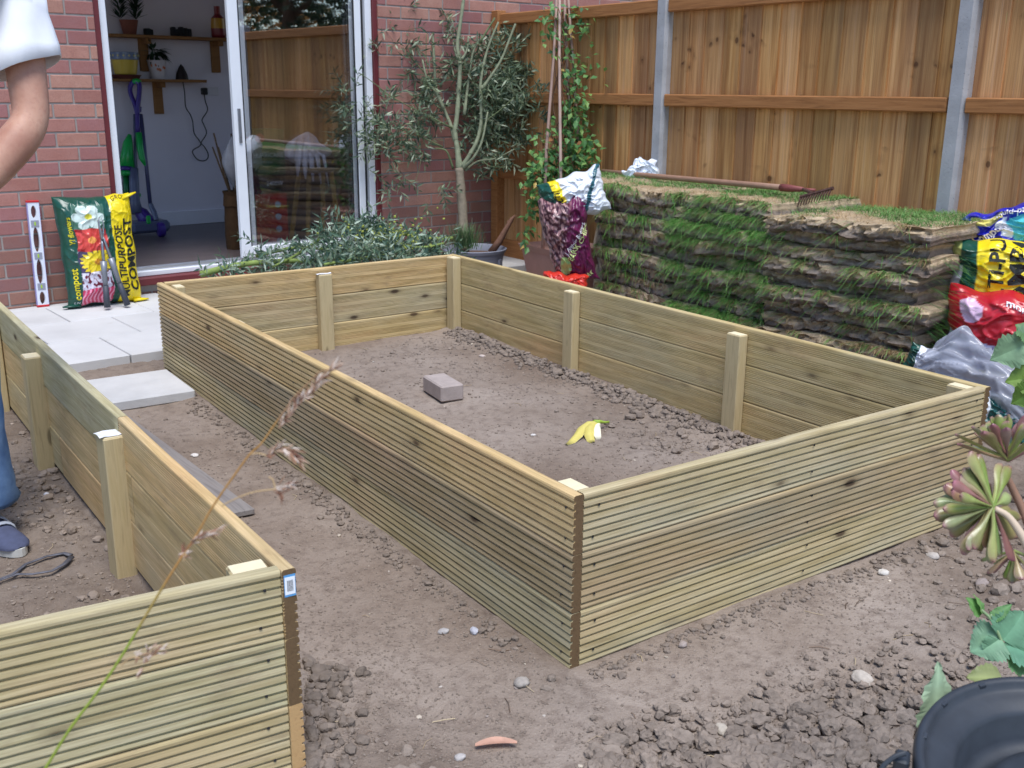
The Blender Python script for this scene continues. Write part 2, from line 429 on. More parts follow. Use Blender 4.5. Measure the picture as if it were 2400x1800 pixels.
for (x,y,s),zz in zip(crumbs,cz_):
    v,f=OCT;a=rg.uniform(0,1.5);ca1,sa1=math.cos(a),math.sin(a);k=[rg.uniform(.7,1.3) for _ in range(6)]
    cl.add([(x+(q[0]*ca1-q[1]*sa1)*s*k[i],y+(q[0]*sa1+q[1]*ca1)*s*k[i],zz+s*.35+q[2]*s*.8*k[i]) for i,q in enumerate(v)],f,0,soilcol())
for i in range(1500):      # ridge of dug soil along the inner right side
    y=rg.uniform(.15,3.0);x=1.56-.0073*y-abs(rg.gauss(0,.05))-.01
    s=.004+.012*rg.random()**2.5;lump(cl,(x,y,gz(x,y)+s*.3+.012*max(0,1-(1.56-x)/.09)),s,tuple(c*.9 for c in soilcol()),1 if s<.009 else 2)
for i in range(600):
    y=rg.uniform(.1,2.9);x=-.03-abs(rg.gauss(0,.035));s=.003+.009*rg.random()**2.5;lump(cl,(x,y,gz(x,y)+s*.3),s,tuple(c*.85 for c in soilcol()),1)
for i in range(450):
    x=rg.uniform(.02,1.6);y=-.02-abs(rg.gauss(0,.03));s=.003+.008*rg.random()**2.5;lump(cl,(x,y,gz(x,y)+s*.3),s,tuple(c*.85 for c in soilcol()),1)
tag(cl.build('soil_clods',V_STONE),'loose grey brown soil clods and crumbs scattered over the dug ground','soil',kind='stuff')
st=MB()
for i in range(420):
    x=rg.uniform(-1.5,2.5);y=rg.uniform(-.95,3.0)
    if not inside(x,y):continue
    s=.002+.006*rg.random()**3
    k=rg.uniform(.7,1.15);c=lin(*rg.choice([(186,174,158),(160,146,134),(190,180,170),(146,134,126)]))
    lump(st,(x,y,gz(x,y)+s*.2),s,tuple(q*k for q in c),1,.6)
tag(st.build('small_stones',V_STONE),'tiny pale stones and grit strewn through the grey soil','grit',kind='stuff')
peb=[(1222,1606,.017,(160,152,144),'oval white pebble in front of the main bed corner'),(1040,1482,.012,(168,164,162),'whitish chalky pebble halfway along the soil path'),
 (1112,1487,.014,(176,176,184),'round grey pebble close to the bed side in the middle path'),(1078,1782,.012,(176,170,166),'white chip of stone at the bottom edge of the path'),
 (2020,1592,.022,(186,176,164),'large flat buff stone on the loose clods by the bin'),(1600,1520,.013,(158,146,140),'grey stone right of the main bed front face'),
 (1690,1713,.016,(184,174,160),'rounded tan pebble among the clods'),(955,1180,.012,(196,188,176),'small tan stone at the foot of the long bed side'),
 (957,1075,.011,(188,182,174),'bright white pebble in the path beside the left bed'),(456,1070,.011,(212,206,200),'white flint in the path by the long plank'),
 (1250,1020,.010,(205,200,195),'white pebble next to the banana peel'),(108,1152,.011,(205,205,210),'pale stone on the dark soil inside the left bed'),
 (1130,845,.013,(190,176,168),'beige stone at the back of the main bed'),(2070,1343,.013,(200,194,186),'white cube like stone under the right face of the bed'),
 (2185,1305,.017,(176,168,160),'long flat grey stone beneath the pink succulent'),(2300,1375,.02,(150,138,132),'brown stone near the serrated green leaves')]
for px,py,s,c,lab in peb:
    q=Z(px,py,0);m=MB();lump(m,(0,0,0),s,lin(*c),3,.55,.2)
    o=m.build('pebble',V_STONE,smooth=True,loc=(q[0],q[1],gz(q[0],q[1])+s*.3));tag(o,lab,'pebble','single pebbles lying on the soil')
q=Z(1163,1758,0);m=MB();m.grid(8,3,lambda u,v:((u-.5)*.085,(v-.5)*.024*math.sin(PI*min(1,max(0,.06+u*.9)))**.6+.012*math.sin(u*3),.008+.01*abs(v-.5)),0,lambda u,v:lin(205,160,138))
o=m.build('dead_leaf',V_LEAF,smooth=True,loc=(q[0],q[1],gz(q[0],q[1])+.002),rot=(0,0,-.5));tag(o,'curled pinkish brown dead leaf on the soil path','leaf')
m=MB()
for i in range(150):
    px=rg.uniform(0,2350);py=rg.uniform(800,1790);q=Z(px,py,0);x,y=q[0],q[1]
    if not inside(x,y): continue
    a=rg.uniform(0,6.28);L=rg.uniform(.015,.06);b=rg.uniform(-.5,.5);z0=gz(x,y)+.002
    m.tube([(x,y,z0),(x+L*.5*math.cos(a),y+L*.5*math.sin(a),z0+.004),(x+L*math.cos(a+b),y+L*math.sin(a+b),gz(x+L*math.cos(a+b),y+L*math.sin(a+b))+.001)],rg.uniform(.0005,.0012),4,col=lin(*rg.choice([(186,168,136),(120,98,80),(96,78,64),(170,150,120)])))
tag(m.build('straw_bits',V_MATTE),'thin bits of straw, roots and twig scattered on the soil','straw',kind='stuff')
# ------------------------------------------------------------------ raised beds
SCREW=simple('dark_screw_head',(.05,.05,.055),.5,.6)
BH=.142;GAP=.0015;TH=.028
def coarse_profile():       # outer face, y from 0 inwards, 7 ridges
    pts=[];n=7;lip=.010;pitch=(BH-2*lip+.008)/n
    pts+= [(.005,.0),(.0015,.0022),(0,.006)]
    for i in range(n):
        z0=.006+i*pitch+.0045
        pts+=[(.0014,z0+.0010),(.0062,z0+.0016),(.0066,z0+.0062),(.0014,z0+.0074),(0,z0+.0084)]
    pts+=[(0,BH-.006),(.0015,BH-.0018),(.005,BH)]
    return pts
def fine_profile():         # inner face, three bands of thin reeds
    pts=[(TH-.004,BH),(TH-.001,BH-.002),(TH,BH-.005)]
    for z0,n in ((BH-.014,5),(BH-.062,5),(BH-.108,4)):
        for i in range(n):
            z=z0-i*.0066;pts+=[(TH,z),(TH-.0022,z-.0009),(TH-.0022,z-.0030),(TH,z-.0040)]
    pts+=[(TH,.004),(TH-.001,.0015),(TH-.004,0)]
    return pts
def smooth_profile():
    return [(TH-.004,BH),(TH-.001,BH-.002),(TH,BH-.005),(TH,BH*.5+.001),(TH-.0012,BH*.5),(TH,BH*.5-.001),(TH,.004),(TH-.001,.0015),(TH-.004,0)]
def board(name,p0,p1,z0,inward,parent,tone,inner='fine',ends=(W_END,W_END),seed=0):
    # p0->p1 : outer foot line; inward: +1 if inside is to the left of p0->p1
    d=Vector((p1[0]-p0[0],p1[1]-p0[1]));L=d.length;a=math.atan2(d.y,d.x)
    prof=coarse_profile()+({'fine':fine_profile,'smooth':smooth_profile}[inner])()
    n=max(2,int(L/.12));vs=[];fs=[];mi=[];k=len(prof);rr=random.Random(seed)
    bow=rr.uniform(-.0022,.0022);tw=rr.uniform(-.0012,.0012)
    for i in range(n+1):
        t=i/n
        for (y,z) in prof: vs.append((t*L,inward*(y+bow*math.sin(PI*t)),z+.0009*math.sin(t*9+seed)+tw*math.sin(PI*t)))
    for i in range(n):
        for j in range(k):
            j2=(j+1)%k;q=(i*k+j,i*k+j2,(i+1)*k+j2,(i+1)*k+j);fs.append(q if inward<0 else q[::-1]);mi.append(0)
    m=MB();m.add(vs,fs);m.m=mi
    e0=tuple(range(k));e1=tuple(n*k+j for j in range(k))
    # end faces as fans keep the ridged outline
    m.add([vs[j] for j in e0],[tuple(range(k)) if inward>0 else tuple(range(k))[::-1]],1)
    m.add([vs[j] for j in e1],[tuple(range(k))[::-1] if inward>0 else tuple(range(k))],2)
    for sx in [.035]+([L*.5] if L>1 else [])+[L-.035]:
        for sz in (.034,.108):
            m.lathe([(0,-.0010),(.0028,-.0007),(.0031,.001)],c=(sx+rr.uniform(-.008,.008),-.0004*inward,sz),n=8,mi=3,M=Matrix.Rotation(PI/2,3,'X'))
    o=m.build(name,[WD[tone],ends[0],ends[1],SCREW],parent,smooth=False)
    o.location=(p0[0]-parent.location.x,p0[1]-parent.location.y,z0-parent.location.z);o.rotation_euler=(0,0,a)
    return o
def post(parent,x,y,z0,z1,wx,wy,rz=0,lab=False,chip=False):
    m=MB();m.box((0,0,(z1-z0)/2),(wx,wy,z1-z0),b=.003)
    o=m.build('post',W_POST,parent);o.location=(x-parent.location.x,y-parent.location.y,z0-parent.location.z);o.rotation_euler=(0,0,rz)
    t=MB();t.box((0,0,(z1-z0)+.0005),(wx-.007,wy-.007,.0025));tp=t.build('sawn_top',W_SAWN,o)
    if lab:      # torn white price label stapled to the top
        l=MB();l.grid(6,4,lambda u,v:((u-.5)*wx*1.25,(v-.5)*wy*.8,(z1-z0)+.004+.006*abs(u-.5)*math.sin(u*9+v*4)),0)
        l.build('paper_label',WHITE,o)
    return o
def lerp(a,b,t): return (a[0]+(b[0]-a[0])*t,a[1]+(b[1]-a[1])*t)
bed=thing('raised_bed','large empty rectangular raised bed of ridged treated pine boards around bare soil','raised bed',(0,0,0))
A=(0,0);B=(-.013,3.085);C_=(1.588,3.117);Dd=(1.6106,.012)
tones=[(0,1,0),(1,1,0),(0,2,0)]
Zl=[i*(BH+GAP) for i in range(3)]
H3=Zl[2]+BH
for i,z in enumerate(Zl):
    # long near side (left): outer face looks to -x ; long far side
    board('long_side_board',A,B,z,-1,bed,(2,1,2)[i] if i else 0,ends=(W_END,W_END),seed=i)
    board('long_side_board',Dd,C_,z,1,bed,(2,2,2)[i],seed=10+i)
    fa,fb=lerp(A,Dd,TH/1.61+.0006),lerp(A,Dd,1-TH/1.61-.0006)
    board('front_board',fa,fb,z,1,bed,(0,1,0)[i],seed=20+i)
    ba,bb=lerp(B,C_,TH/1.6+.0006),lerp(B,C_,1-TH/1.6-.0006)
    board('back_board',ba,bb,z,-1,bed,(2,0,2)[i],seed=30+i)
Xi=lambda y:1.6106-.0073*y-TH
for y in (2.015,1.0): post(bed,Xi(y)-.024,y,-.02,.405,.044,.07)
post(bed,Xi(3.0)-.026,3.035,-.012,.425,.048,.07)
post(bed,Xi(.1)-.024,.078,-.02,.422,.044,.07)
post(bed,.79,3.045,-.02,.40,.07,.044,lab=True)
post(bed,.052,2.98,-.02,.423,.044,.07)
post(bed,.050,.068,-.02,.424,.044,.075)
post(bed,.047,1.0,-.02,.385,.044,.07);post(bed,.043,2.2,-.02,.402,.044,.07)
post(bed,.85,.052,-.02,.395,.07,.044)
bed2=thing('raised_bed','nearer raised bed cut off at the left, with a barcode label on its corner','raised bed',(-.643,.011,0))
E0=(-.643,.011);E1=(-.675,3.03);E2=(-2.25,3.12);E3=(-2.23,.14)
for i,z in enumerate(Zl):
    z=z+.0
    js=(.40,.372,.395)[i] if i==2 else (.62,.35)[i]
    J=lerp(E0,E1,.3665 if i==2 else (.64,.34)[i])
    J2=lerp(E0,E1,(.3665 if i==2 else (.64,.34)[i])+.0006)
    board('long_side_board',E0,J,z,1,bed2,(0,2,2)[(i+1)%3] if i<2 else 2,'smooth' if i<2 else 'fine',ends=((W_ENDL,W_END,W_END)[i],W_END),seed=40+i)
    board('long_side_board',J2,E1,z,1,bed2,(2,2,0)[i],'smooth',seed=50+i)
    board('front_board',lerp(E0,E3,TH/1.59+.001),lerp(E0,E3,1-TH/1.59-.001),z,-1,bed2,0,seed=60+i)
    board('back_board',lerp(E1,E2,TH/1.59),lerp(E1,E2,1-TH/1.59),z,1,bed2,0,'smooth',seed=70+i)
    board('long_side_board',E3,E2,z,-1,bed2,(0,2,0)[i],'smooth',seed=80+i)
post(bed2,-.705,1.12,-.06,.385,.058,.075,rz=.05,lab=True)
post(bed2,-.718,2.13,-.08,.388,.058,.075,rz=0)
post(bed2,-.735,2.92,-.04,.40,.06,.06)
post(bed2,-.715,.068,-.03,.424,.07,.046,rz=-.08)
for y in (1.1,2.1): post(bed2,-2.18,y,-.04,.39,.05,.07)
# barcode label on the end of the top board
m=MB();lw,lh=.022,.044;yy=-.0012
m.box((0,0,0),(lw,.0008,lh),mi=0,col=lin(90,160,215));m.box((0,-.0006,0),(lw*.9,.0006,lh*.8),col=lin(240,245,250))
xx=-.006
rr=random.Random(5)
for i in range(14):
    ww=rr.choice([.0005,.0008,.0012]);xx+=ww;
    if xx>.007: break
    m.box((xx,-.0012,.0),(ww*.8,.0004,lh*.5),col=(.03,.03,.04));xx+=ww*.6+.0003
o=m.build('barcode_label',V_PLAS,bed2);o.location=(-.0135,-.0008,H3-.034);o.rotation_euler=(0,0,-.06)
# stepping slab, plank on the ground
CONC=simple('pale_concrete_slab',lin(192,192,192),.85,var=.07,sc=9,bump=.5,bd=.003,spec=.2)
m=MB();m.box((0,0,0),(.36,.40,.045),b=.006);q=(Z(222,890,.05)+Z(442,912,.05))/2
o=m.build('stepping_slab',CONC,loc=(-.215,2.755,.033),rot=(0,.0,.0));tag(o,'single loose pale concrete slab between the two beds, in front of the patio','paving slab')
m=MB();m.box((0,0,0),(.10,1.35,.02),b=.003)
o=m.build('grey_plank',wood_plain('weathered_grey_wood',lin(112,106,104),lin(140,134,130),lin(126,118,114),axis=1,knots=False),loc=(-.345,2.02-.31,.018),rot=(0,.05,.06));o.location=(-.365,1.92,.02)
tag(o,'weathered grey plank lying on the soil along the outside of the left bed','plank')
# brick block in the main bed
m=MB();m.box((0,0,0),(.105,.20,.070),b=.006)
o=m.build('paving_block',simple('pinkish_concrete_block',lin(166,154,148),.9,var=.1,sc=25,bump=.6,bd=.003,spec=.15),loc=(.868,2.03,.052),rot=(0,0,-.12));tag(o,'pinkish grey concrete block sitting on the soil inside the main bed','block')
# banana peel
bp=thing('banana_peel','yellow banana peel with green stem lying on the soil in the main bed','banana peel',(1.06,1.30,.0))
def strip(m,pts,w0,col,colin,cup=.5):
    pts=[Vector(p) for p in pts];n=len(pts)
    for side,c,off in ((1,col,0),(-1,colin,-.0016)):
        vs=[]
        for i,p in enumerate(pts):
            t=(pts[min(i+1,n-1)]-pts[max(i-1,0)]).normalized();sd=t.cross(Vector((0,0,1))).normalized();nn=sd.cross(t)
            w=w0[i]
            for k in range(5):
                u=(k-2)/2;vs.append(p+sd*w*u-nn*(cup*w*u*u)+nn*off)
        fs=[]
        for i in range(n-1):
            for k in range(4):
                q=(i*5+k,i*5+k+1,(i+1)*5+k+1,(i+1)*5+k);fs.append(q if side<0 else q[::-1])
        cs=[]
        for i in range(n):
            for k in range(5):
                j=random.random();cs.append(tuple(x*(.25 if (i==n-1 or j<.05) and side>0 else 1) for x in c))
        m.add(vs,fs,0,cs)
bp.scale=(.84,.84,.75);ZP=lambda x,y,z:(x,y,z+.012)
yel=lin(206,192,104);inn=lin(238,232,205)
m=MB()
strip(m,[(.11,.03,.055),(.06,.035,.062),(.01,.02,.05),(-.04,-.01,.03),(-.09,-.03,.012),(-.13,-.045,.004)],[.012,.02,.024,.022,.018,.008],yel,inn,.7)
m.build('skin_strip',V_MATTE,bp,smooth=True)
m=MB();strip(m,[(.11,.03,.055),(.07,.02,.06),(.03,-.01,.05),(.005,-.04,.03),(-.005,-.07,.012),(-.01,-.09,.005)],[.012,.018,.022,.022,.02,.012],yel,inn,.7)
m.build('skin_strip',V_MATTE,bp,smooth=True)
m=MB();strip(m,[(.11,.03,.05),(.08,.0,.05),(.055,-.03,.04),(.04,-.06,.02),(.03,-.08,.005)],[.012,.018,.02,.016,.01],inn,yel,.5)
m.build('skin_strip',V_MATTE,bp,smooth=True)
m=MB();m.tube([(.09,.03,.052),(.12,.028,.05),(.15,.03,.04),(.18,.035,.034)],[.014,.010,.0065,.007],8,col=lin(150,176,66));m.build('stem',V_MATTE,bp,smooth=True)
# metal pincers in the left bed
tl=thing('metal_pincers','old dark metal pincers lying open on the soil inside the left bed','hand tool',(-.93,1.24,gz(-.93,1.24)+.012))
METAL=simple('worn_dark_metal',(.12,.12,.14),.6,.4,var=.4,sc=40,bump=.4)
def tp(px,py,z=.0): 
    q=Z(px,py,z);return (q[0]-tl.location.x,q[1]-tl.location.y,z-tl.location.z+.03-.06+.03)
def tpz(px,py,z=-.0): q=Z(px,py,-.01);return Vector((q[0]-tl.location.x,q[1]-tl.location.y,.0))
m=MB();m.tube([tpz(-60,1378),tpz(0,1356),tpz(30,1345),tpz(60,1322),tpz(110,1303),tpz(150,1296),tpz(166,1301)],[.004,.004,.005,.006,.005,.007,.009],8,flat=.5);m.build('handle_arm',METAL,tl,smooth=True)
m=MB();m.tube([tpz(-60,1330),tpz(0,1360),tpz(40,1345),tpz(75,1345),tpz(120,1338),tpz(150,1322),tpz(168,1305)],[.004,.004,.005,.005,.005,.007,.009],8,flat=.5);m.build('handle_arm',METAL,tl,smooth=True)
# ------------------------------------------------------------------ the brick house
TH_=0.0832845;W0=(-.2174,4.6892);ce,se=math.cos(TH_),math.sin(TH_)
def HW(s,d,z): return (W0[0]+s*ce+d*se,W0[1]+s*se-d*ce,z)
def onwall(px,py,d=0.):     # point of the photo on the plane d in front of the brick face -> (s,z)
    r=ray(px,py);n=np.array([se,-ce,0]);p0=np.array(HW(0,d,0));t=(n@(p0-CAM))/(n@r);q=CAM+r*t
    return ((q[0]-W0[0])*ce+(q[1]-W0[1])*se,float(q[2]))
HM=Matrix(((ce,se,0),(se,-ce,0),(0,0,1)))   # columns: along, outward, up (mirrored ok for boxes)
def hbox(m,s0,s1,d0,d1,z0,z1,b=0,mi=0,col=None):
    m.box(HW((s0+s1)/2,(d0+d1)/2,(z0+z1)/2),(s1-s0,d1-d0,z1-z0),HM,b,mi,col)
house=thing('brick_house','red brick house wall with a white sliding patio door standing open','house',HW(0,0,0))
def hb(m,name,mat,parent=None,smooth=False):
    o=m.build(name,mat,None,smooth);o.parent=parent or house
    if parent is None: o.matrix_parent_inverse=Matrix.Translation(-Vector(house.location))
    return o
def brick_mat():
    t=NT('red_clay_brick');v=t.coord();a=t.N('ShaderNodeVertexColor',layer_name='Col')
    n=t.noise(v,14,5,.6);f=t.noise(v,120,4,.7);s=t.noise(v,400,2)
    c=t.mix(t.ramp(n,[(.35,0.),(.7,.35)]),a.outputs[0],lin(150,92,78))
    c=t.mix(t.ramp(f,[(.3,.45),(.5,0.)]),c,lin(128,86,84))
    c=t.mix(t.ramp(s,[(.68,0.),(.74,.6)]),c,lin(205,180,165))
    return t.set(c,.9,t.bump(f,.5,.003),spec=.15)
BRICK=brick_mat();MORTAR=simple('pale_mortar',lin(154,147,142),.95,var=.12,sc=15,bump=.5,bd=.003,spec=.1)
OS0,OS1,OZ0,OZ1=.437,2.302,.135,2.13
bw=MB();CH=.079;zref=1.665;BL=.232
z_=zref-CH*21
rb=random.Random(11);ci=0
while z_<2.7:
    off=(ci%2)*BL/2+.02
    x=-2.6-off
    while x<5.2:
        x0,x1=x+.005,x+BL-.005;zc0,zc1=z_+.005,z_+CH-.005;x+=BL
        segs=[(x0,x1)]
        if zc1>OZ0+.02 and zc0<OZ1-.0:
            segs=[]
            if x0<OS0-.03: segs.append((x0,min(x1,OS0)))
            if x1>OS1+.03: segs.append((max(x0,OS1),x1))
        for a,b in segs:
            if b-a<.02: continue
            base=rb.choice([(172,124,114),(165,117,112),(178,132,118),(160,112,110),(168,120,110),(184,140,124)])
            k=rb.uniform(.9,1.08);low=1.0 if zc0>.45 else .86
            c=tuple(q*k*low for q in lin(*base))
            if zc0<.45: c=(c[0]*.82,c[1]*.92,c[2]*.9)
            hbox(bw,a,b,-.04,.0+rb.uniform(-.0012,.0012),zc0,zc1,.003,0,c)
    z_+=CH;ci+=1
for s0,s1,z0,z1 in ((-2.6,OS0-.001,-.05,2.7),(OS1+.001,5.2,-.05,2.7),(OS0-.001,OS1+.001,-.05,OZ0),(OS0-.001,OS1+.001,OZ1,2.7)):
    hbox(bw,s0,s1,-.24,-.0045,z0,z1,0,1)
hb(bw,'brick_wall',[BRICK,MORTAR])
RED=simple('dark_red_painted_timber',lin(104,38,42),.5,var=.08,bump=.1)
m=MB();fz0=.175
hbox(m,OS0+.001,OS0+.034,-.12,-.012,OZ0+.04,OZ1-.001,.002)
hbox(m,OS1-.034,OS1-.001,-.12,-.012,OZ0+.04,OZ1-.001,.002);hbox(m,OS0+.034,OS1-.034,-.12,-.012,OZ1-.035,OZ1-.001,.002)
hb(m,'timber_surround',RED)
m=MB();hbox(m,OS0-.02,OS1+.02,-.12,.035,OZ0-.012,OZ0+.035,.006);hb(m,'timber_sill',RED)
# upvc frame
F0,F1=OS0+.036,OS1-.036;fz=OZ0+.037
m=MB();hbox(m,F0,F0+.042,-.115,-.03,fz,OZ1-.037,.003);hbox(m,F1-.048,F1,-.115,-.03,fz,OZ1-.037,.003)
hbox(m,F0+.043,F1-.056,-.115,-.03,OZ1-.09,OZ1-.038,.003)
hbox(m,F0+.043,F1-.071,-.115,-.02,fz,fz+.03,.003)
fr=hb(m,'door_frame',WHITE)
ALU=simple('aluminium_track',(.62,.64,.68),.3,.9,var=.05,bump=.05)
m=MB();hbox(m,F0+.045,F1-.075,-.060,-.052,fz+.0305,fz+.05,.001);hbox(m,F0+.045,F1-.075,-.095,-.087,fz+.0305,fz+.05,.001)
hb(m,'track',ALU)
m=MB();hbox(m,F1-.084,F1-.0485,-.112,-.062,fz+.0305,OZ1-.091)
DARK=simple('dark_rubber_and_gap',(.02,.02,.022),.6)
hb(m,'dark_gap_strip',DARK)  # near-black strip painted in for the dark gap beside the frame
DARK=simple('dark_rubber_and_gap',(.02,.02,.022),.6)
GL=NT('door_glass');gt=GL
tr=gt.N('ShaderNodeBsdfTransparent');tr.inputs[0].default_value=(.90,.91,.92,1)
gs=gt.N('ShaderNodeBsdfGlossy');gs.inputs['Roughness'].default_value=.004;gs.inputs[0].default_value=(1,1,1,1)
fre=gt.N('ShaderNodeFresnel');fre.inputs[0].default_value=1.9;mm=gt.N('ShaderNodeMath',operation='MULTIPLY_ADD');mm.inputs[1].default_value=1.1;mm.inputs[2].default_value=.17
mx=gt.N('ShaderNodeMixShader');mx.inputs[0].default_value=.17;gt.L(tr.outputs[0],mx.inputs[1]);gt.L(gs.outputs[0],mx.inputs[2]);gt.L(mx.outputs[0],gt.out.inputs[0])
GLASS=gt.m
def panel(name,s0,s1,d,st,handle=False,br=.07):
    m=MB();z0,z1=fz+.052,OZ1-.092
    hbox(m,s0,s0+st,d-.018,d+.018,z0,z1,.003);hbox(m,s1-.048,s1,d-.018,d+.018,z0,z1,.003)
    hbox(m,s0+st+.0003,s1-.0483,d-.018,d+.018,z0,z0+br,.003);hbox(m,s0+st+.0003,s1-.0483,d-.018,d+.018,z1-.06,z1,.003)
    p=hb(m,name,WHITE)
    g=MB();hbox(g,s0+st-.002,s1-.047,d-.003,d+.003,z0+br-.003,z1-.058);hb(g,'glass_pane',GLASS,p)
    k=MB();
    hbox(k,s0+st+.0005,s0+st+.009,d+.004,d+.012,z0+br,z1-.06);hbox(k,s1-.057,s1-.0485,d+.004,d+.012,z0+br,z1-.06)
    hb(k,'rubber_gasket',DARK,p)
    if handle:
        k=MB();hbox(k,s0+st*.36,s0+st*.36+.02,d+.0185,d+.026,.95,1.16,.002);hbox(k,s0+st*.36+.006,s0+st*.36+.014,d+.0262,d+.031,.99,1.07,.001)
        hb(k,'door_handle',simple('grey_handle_metal',(.28,.3,.34),.35,.7),p)
    return p
s_st=onwall(527,0,-.05)[0]
panel('sliding_panel',s_st,F1-.0845,-.043,.066,True)
panel('fixed_panel',s_st+.092,F1-.10,-.088,.034)
# the room behind
RZ=.20
qb=Z(430,527,RZ);RD=-((qb[0]-W0[0])*se-(qb[1]-W0[1])*ce)   # distance behind the brick face
SR=onwall(566,300,-RD)[0];print('RD',RD,'SR',SR)
LILAC=simple('lilac_white_room_paint',lin(222,216,226),.85,var=.03,sc=3,bump=.1,spec=.2)
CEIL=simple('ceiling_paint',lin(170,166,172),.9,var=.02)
DK=simple('brown_room_wall_paint',lin(112,84,72),.9,var=.06,sc=3)
m=MB();hbox(m,-.39,SR,-RD-.1,-RD,RZ-.1,2.5);hb(m,'room_back_wall',LILAC)
m=MB();hbox(m,-.5,-.40,-RD-.1,-.24,2.4,2.5);hbox(m,-.5,-.40,-RD-.1,-RD+.08,RZ-.1,2.399);hbox(m,-.5,-.40,-.35,-.24,RZ-.1,2.399);hbox(m,SR+.001,SR+.08,-RD-.1,-RD+.02,RZ-.1,2.5);  # unseen side left open, added to let sky light onto the back wall
hb(m,'open_room_side_wall',LILAC)
m=MB();hbox(m,SR+.1,4.0,-RD-1.7,-RD-1.6,RZ-.1,2.5);hbox(m,4.001,4.1,-RD-1.7,-RD,RZ-.1,2.5);hbox(m,4.001,4.1,-RD+.001,-.24,2.4,2.5);hbox(m,SR+.081,SR+.13,-RD-1.6,-RD-.101,RZ-.1,2.5);hb(m,'dining_room_wall',DK)  # right side left open out of view, added to brighten things behind the glass
m=MB();hbox(m,-.5,4.1,-RD-1.7,-.241,2.501,2.56);hb(m,'room_ceiling',CEIL)
m=MB();hbox(m,-.39,SR,-RD,-RD+.018,RZ,RZ+.115,.004);hb(m,'skirting_board',simple('skirting_paint',lin(222,218,226),.5,var=.02))
flt=NT('dark_wood_laminate');v=flt.coord(scale=(2,14,1));n=flt.noise(v,3,5)
FLOOR=flt.set(flt.ramp(n,[(.3,lin(84,76,76)),(.7,lin(104,94,94))]),.35,flt.bump(n,.1,.002),spec=.4)
m=MB();hbox(m,-.5,4.1,-RD-1.7,-.118,RZ-.06,RZ);hb(m,'room_floor',FLOOR)
# ---- helper: things standing against the room's back wall
def BWP(px,py,off): s,z=onwall(px,py,-RD+off);return s,z
def bwt(s,z,off): return HW(s,-RD+off,z)
SHELFW=wood_plain('stained_shelf_wood',lin(120,84,50),lin(146,104,64),lin(130,92,56),axis=0,knots=False)
def shelf(x0,x1,py,brs,label):
    s0,z=BWP(x0,py,.09);s1,_=BWP(x1,py,.09)
    t=thing('wall_shelf',label,'shelf',bwt((s0+s1)/2,z,.0),TH_,'wooden wall shelves in the room')
    m=MB();m.box((0,-.09,-.011),(s1-s0,.18,.022),b=.003);m.build('shelf_board',SHELFW,t)
    for bx in brs:
        sb,_=BWP(bx,py+20,.02);m=MB();hh=.24
        m.box((sb-(s0+s1)/2,-.014,-.022-hh/2),(.07,.028,hh),b=.002)
        m.box((sb-(s0+s1)/2,-.085,-.022-.02),(.04,.11,.04),b=.002);m.build('bracket',SHELFW,t)
    return t,z,(s0+s1)/2
sh1=shelf(248,560,79,(335,503),'upper wooden wall shelf carrying a succulent in a terracotta pot')
sh2=shelf(250,474,184,(369,),'lower wooden wall shelf carrying the yellow pot and the floral pot')
def pot_on(px0,px1,pytop,z,label,cols,name='plant_pot',off=.09,parts=None,cat='plant pot'):
    s0,zt=BWP(px0,pytop,off);s1,_=BWP(px1,pytop,off);r=(s1-s0)/2;h=zt-z
    t=thing(name,label,cat,bwt((s0+s1)/2,z+.001,off),TH_);return t,r,h
t,r,h=pot_on(258,322,122,sh2[1],'yellow glazed plant pot with a blue patterned rim on a brown saucer',None)
m=MB();m.lathe([(0,.03),(r*.72,.03),(r*.78,.035),(r*.95,h*.72)],n=28,col=lin(206,178,70));m.lathe([(r*.95,h*.72),(r,h*.74),(r,h),(r*.93,h),(r*.9,h*.9),(0,h*.88)],n=28,col=lin(112,128,160))
for k in range(16):
    a=k*2*PI/16;m.box((r*1.0*math.cos(a),r*math.sin(a),h*.87),(.012,.012,.012),Matrix.Rotation(a,3,'Z')@Matrix.Rotation(.78,3,'X'),col=lin(205,196,140))
m.build('pot_body',V_PLAS,t,smooth=False)
m=MB();m.lathe([(0,0),(r*.9,0),(r*1.1,.028),(r*1.02,.028),(r*.85,.008),(0,.008)],n=28,col=lin(96,48,42));m.build('saucer',V_MATTE,t)
t,r,h=pot_on(345,388,141,sh2[1],'white floral plant pot with a dark trailing plant on the lower shelf',None,'potted_plant',cat='potted plant')
m=MB();m.lathe([(0,0),(r*.7,0),(r,h),(r*.92,h),(r*.88,h*.9),(0,h*.88)],n=24,col=lin(198,192,196))
for k in range(7):
    a=-PI/2+rb.uniform(-1.2,1.2);zz=rb.uniform(.25,.8)*h;rr=r*(.7+.3*zz/h);m.lathe([(0,.002),(.012,0)],c=(rr*math.cos(a),rr*math.sin(a),zz),n=6,M=Matrix.Rotation(PI/2,3,'X'),col=lin(190,110,70))
m.build('pot_body',V_PLAS,t)
m=MB()
for k in range(60):
    a=rb.uniform(0,6.28);m.leaf((r*.4*math.cos(a),r*.4*math.sin(a),h+.03+rb.uniform(0,.05)),(math.cos(a)*.8+.6,math.sin(a)*.6,rb.uniform(-.6,.8)),(0,0,1),rb.uniform(.05,.11),.03,lin(36,60,38),curl=.5)
m.build('foliage',V_LEAF,t)
t,r,h=pot_on(280,322,46,sh1[1],'spiky dark succulent in a terracotta pot on the upper shelf',None,'potted_plant',cat='potted plant')
m=MB();m.lathe([(0,0),(r*.7,0),(r,h),(r*.9,h),(0,h*.9)],n=22,col=lin(120,66,50));m.build('pot_body',V_MATTE,t)
m=MB()
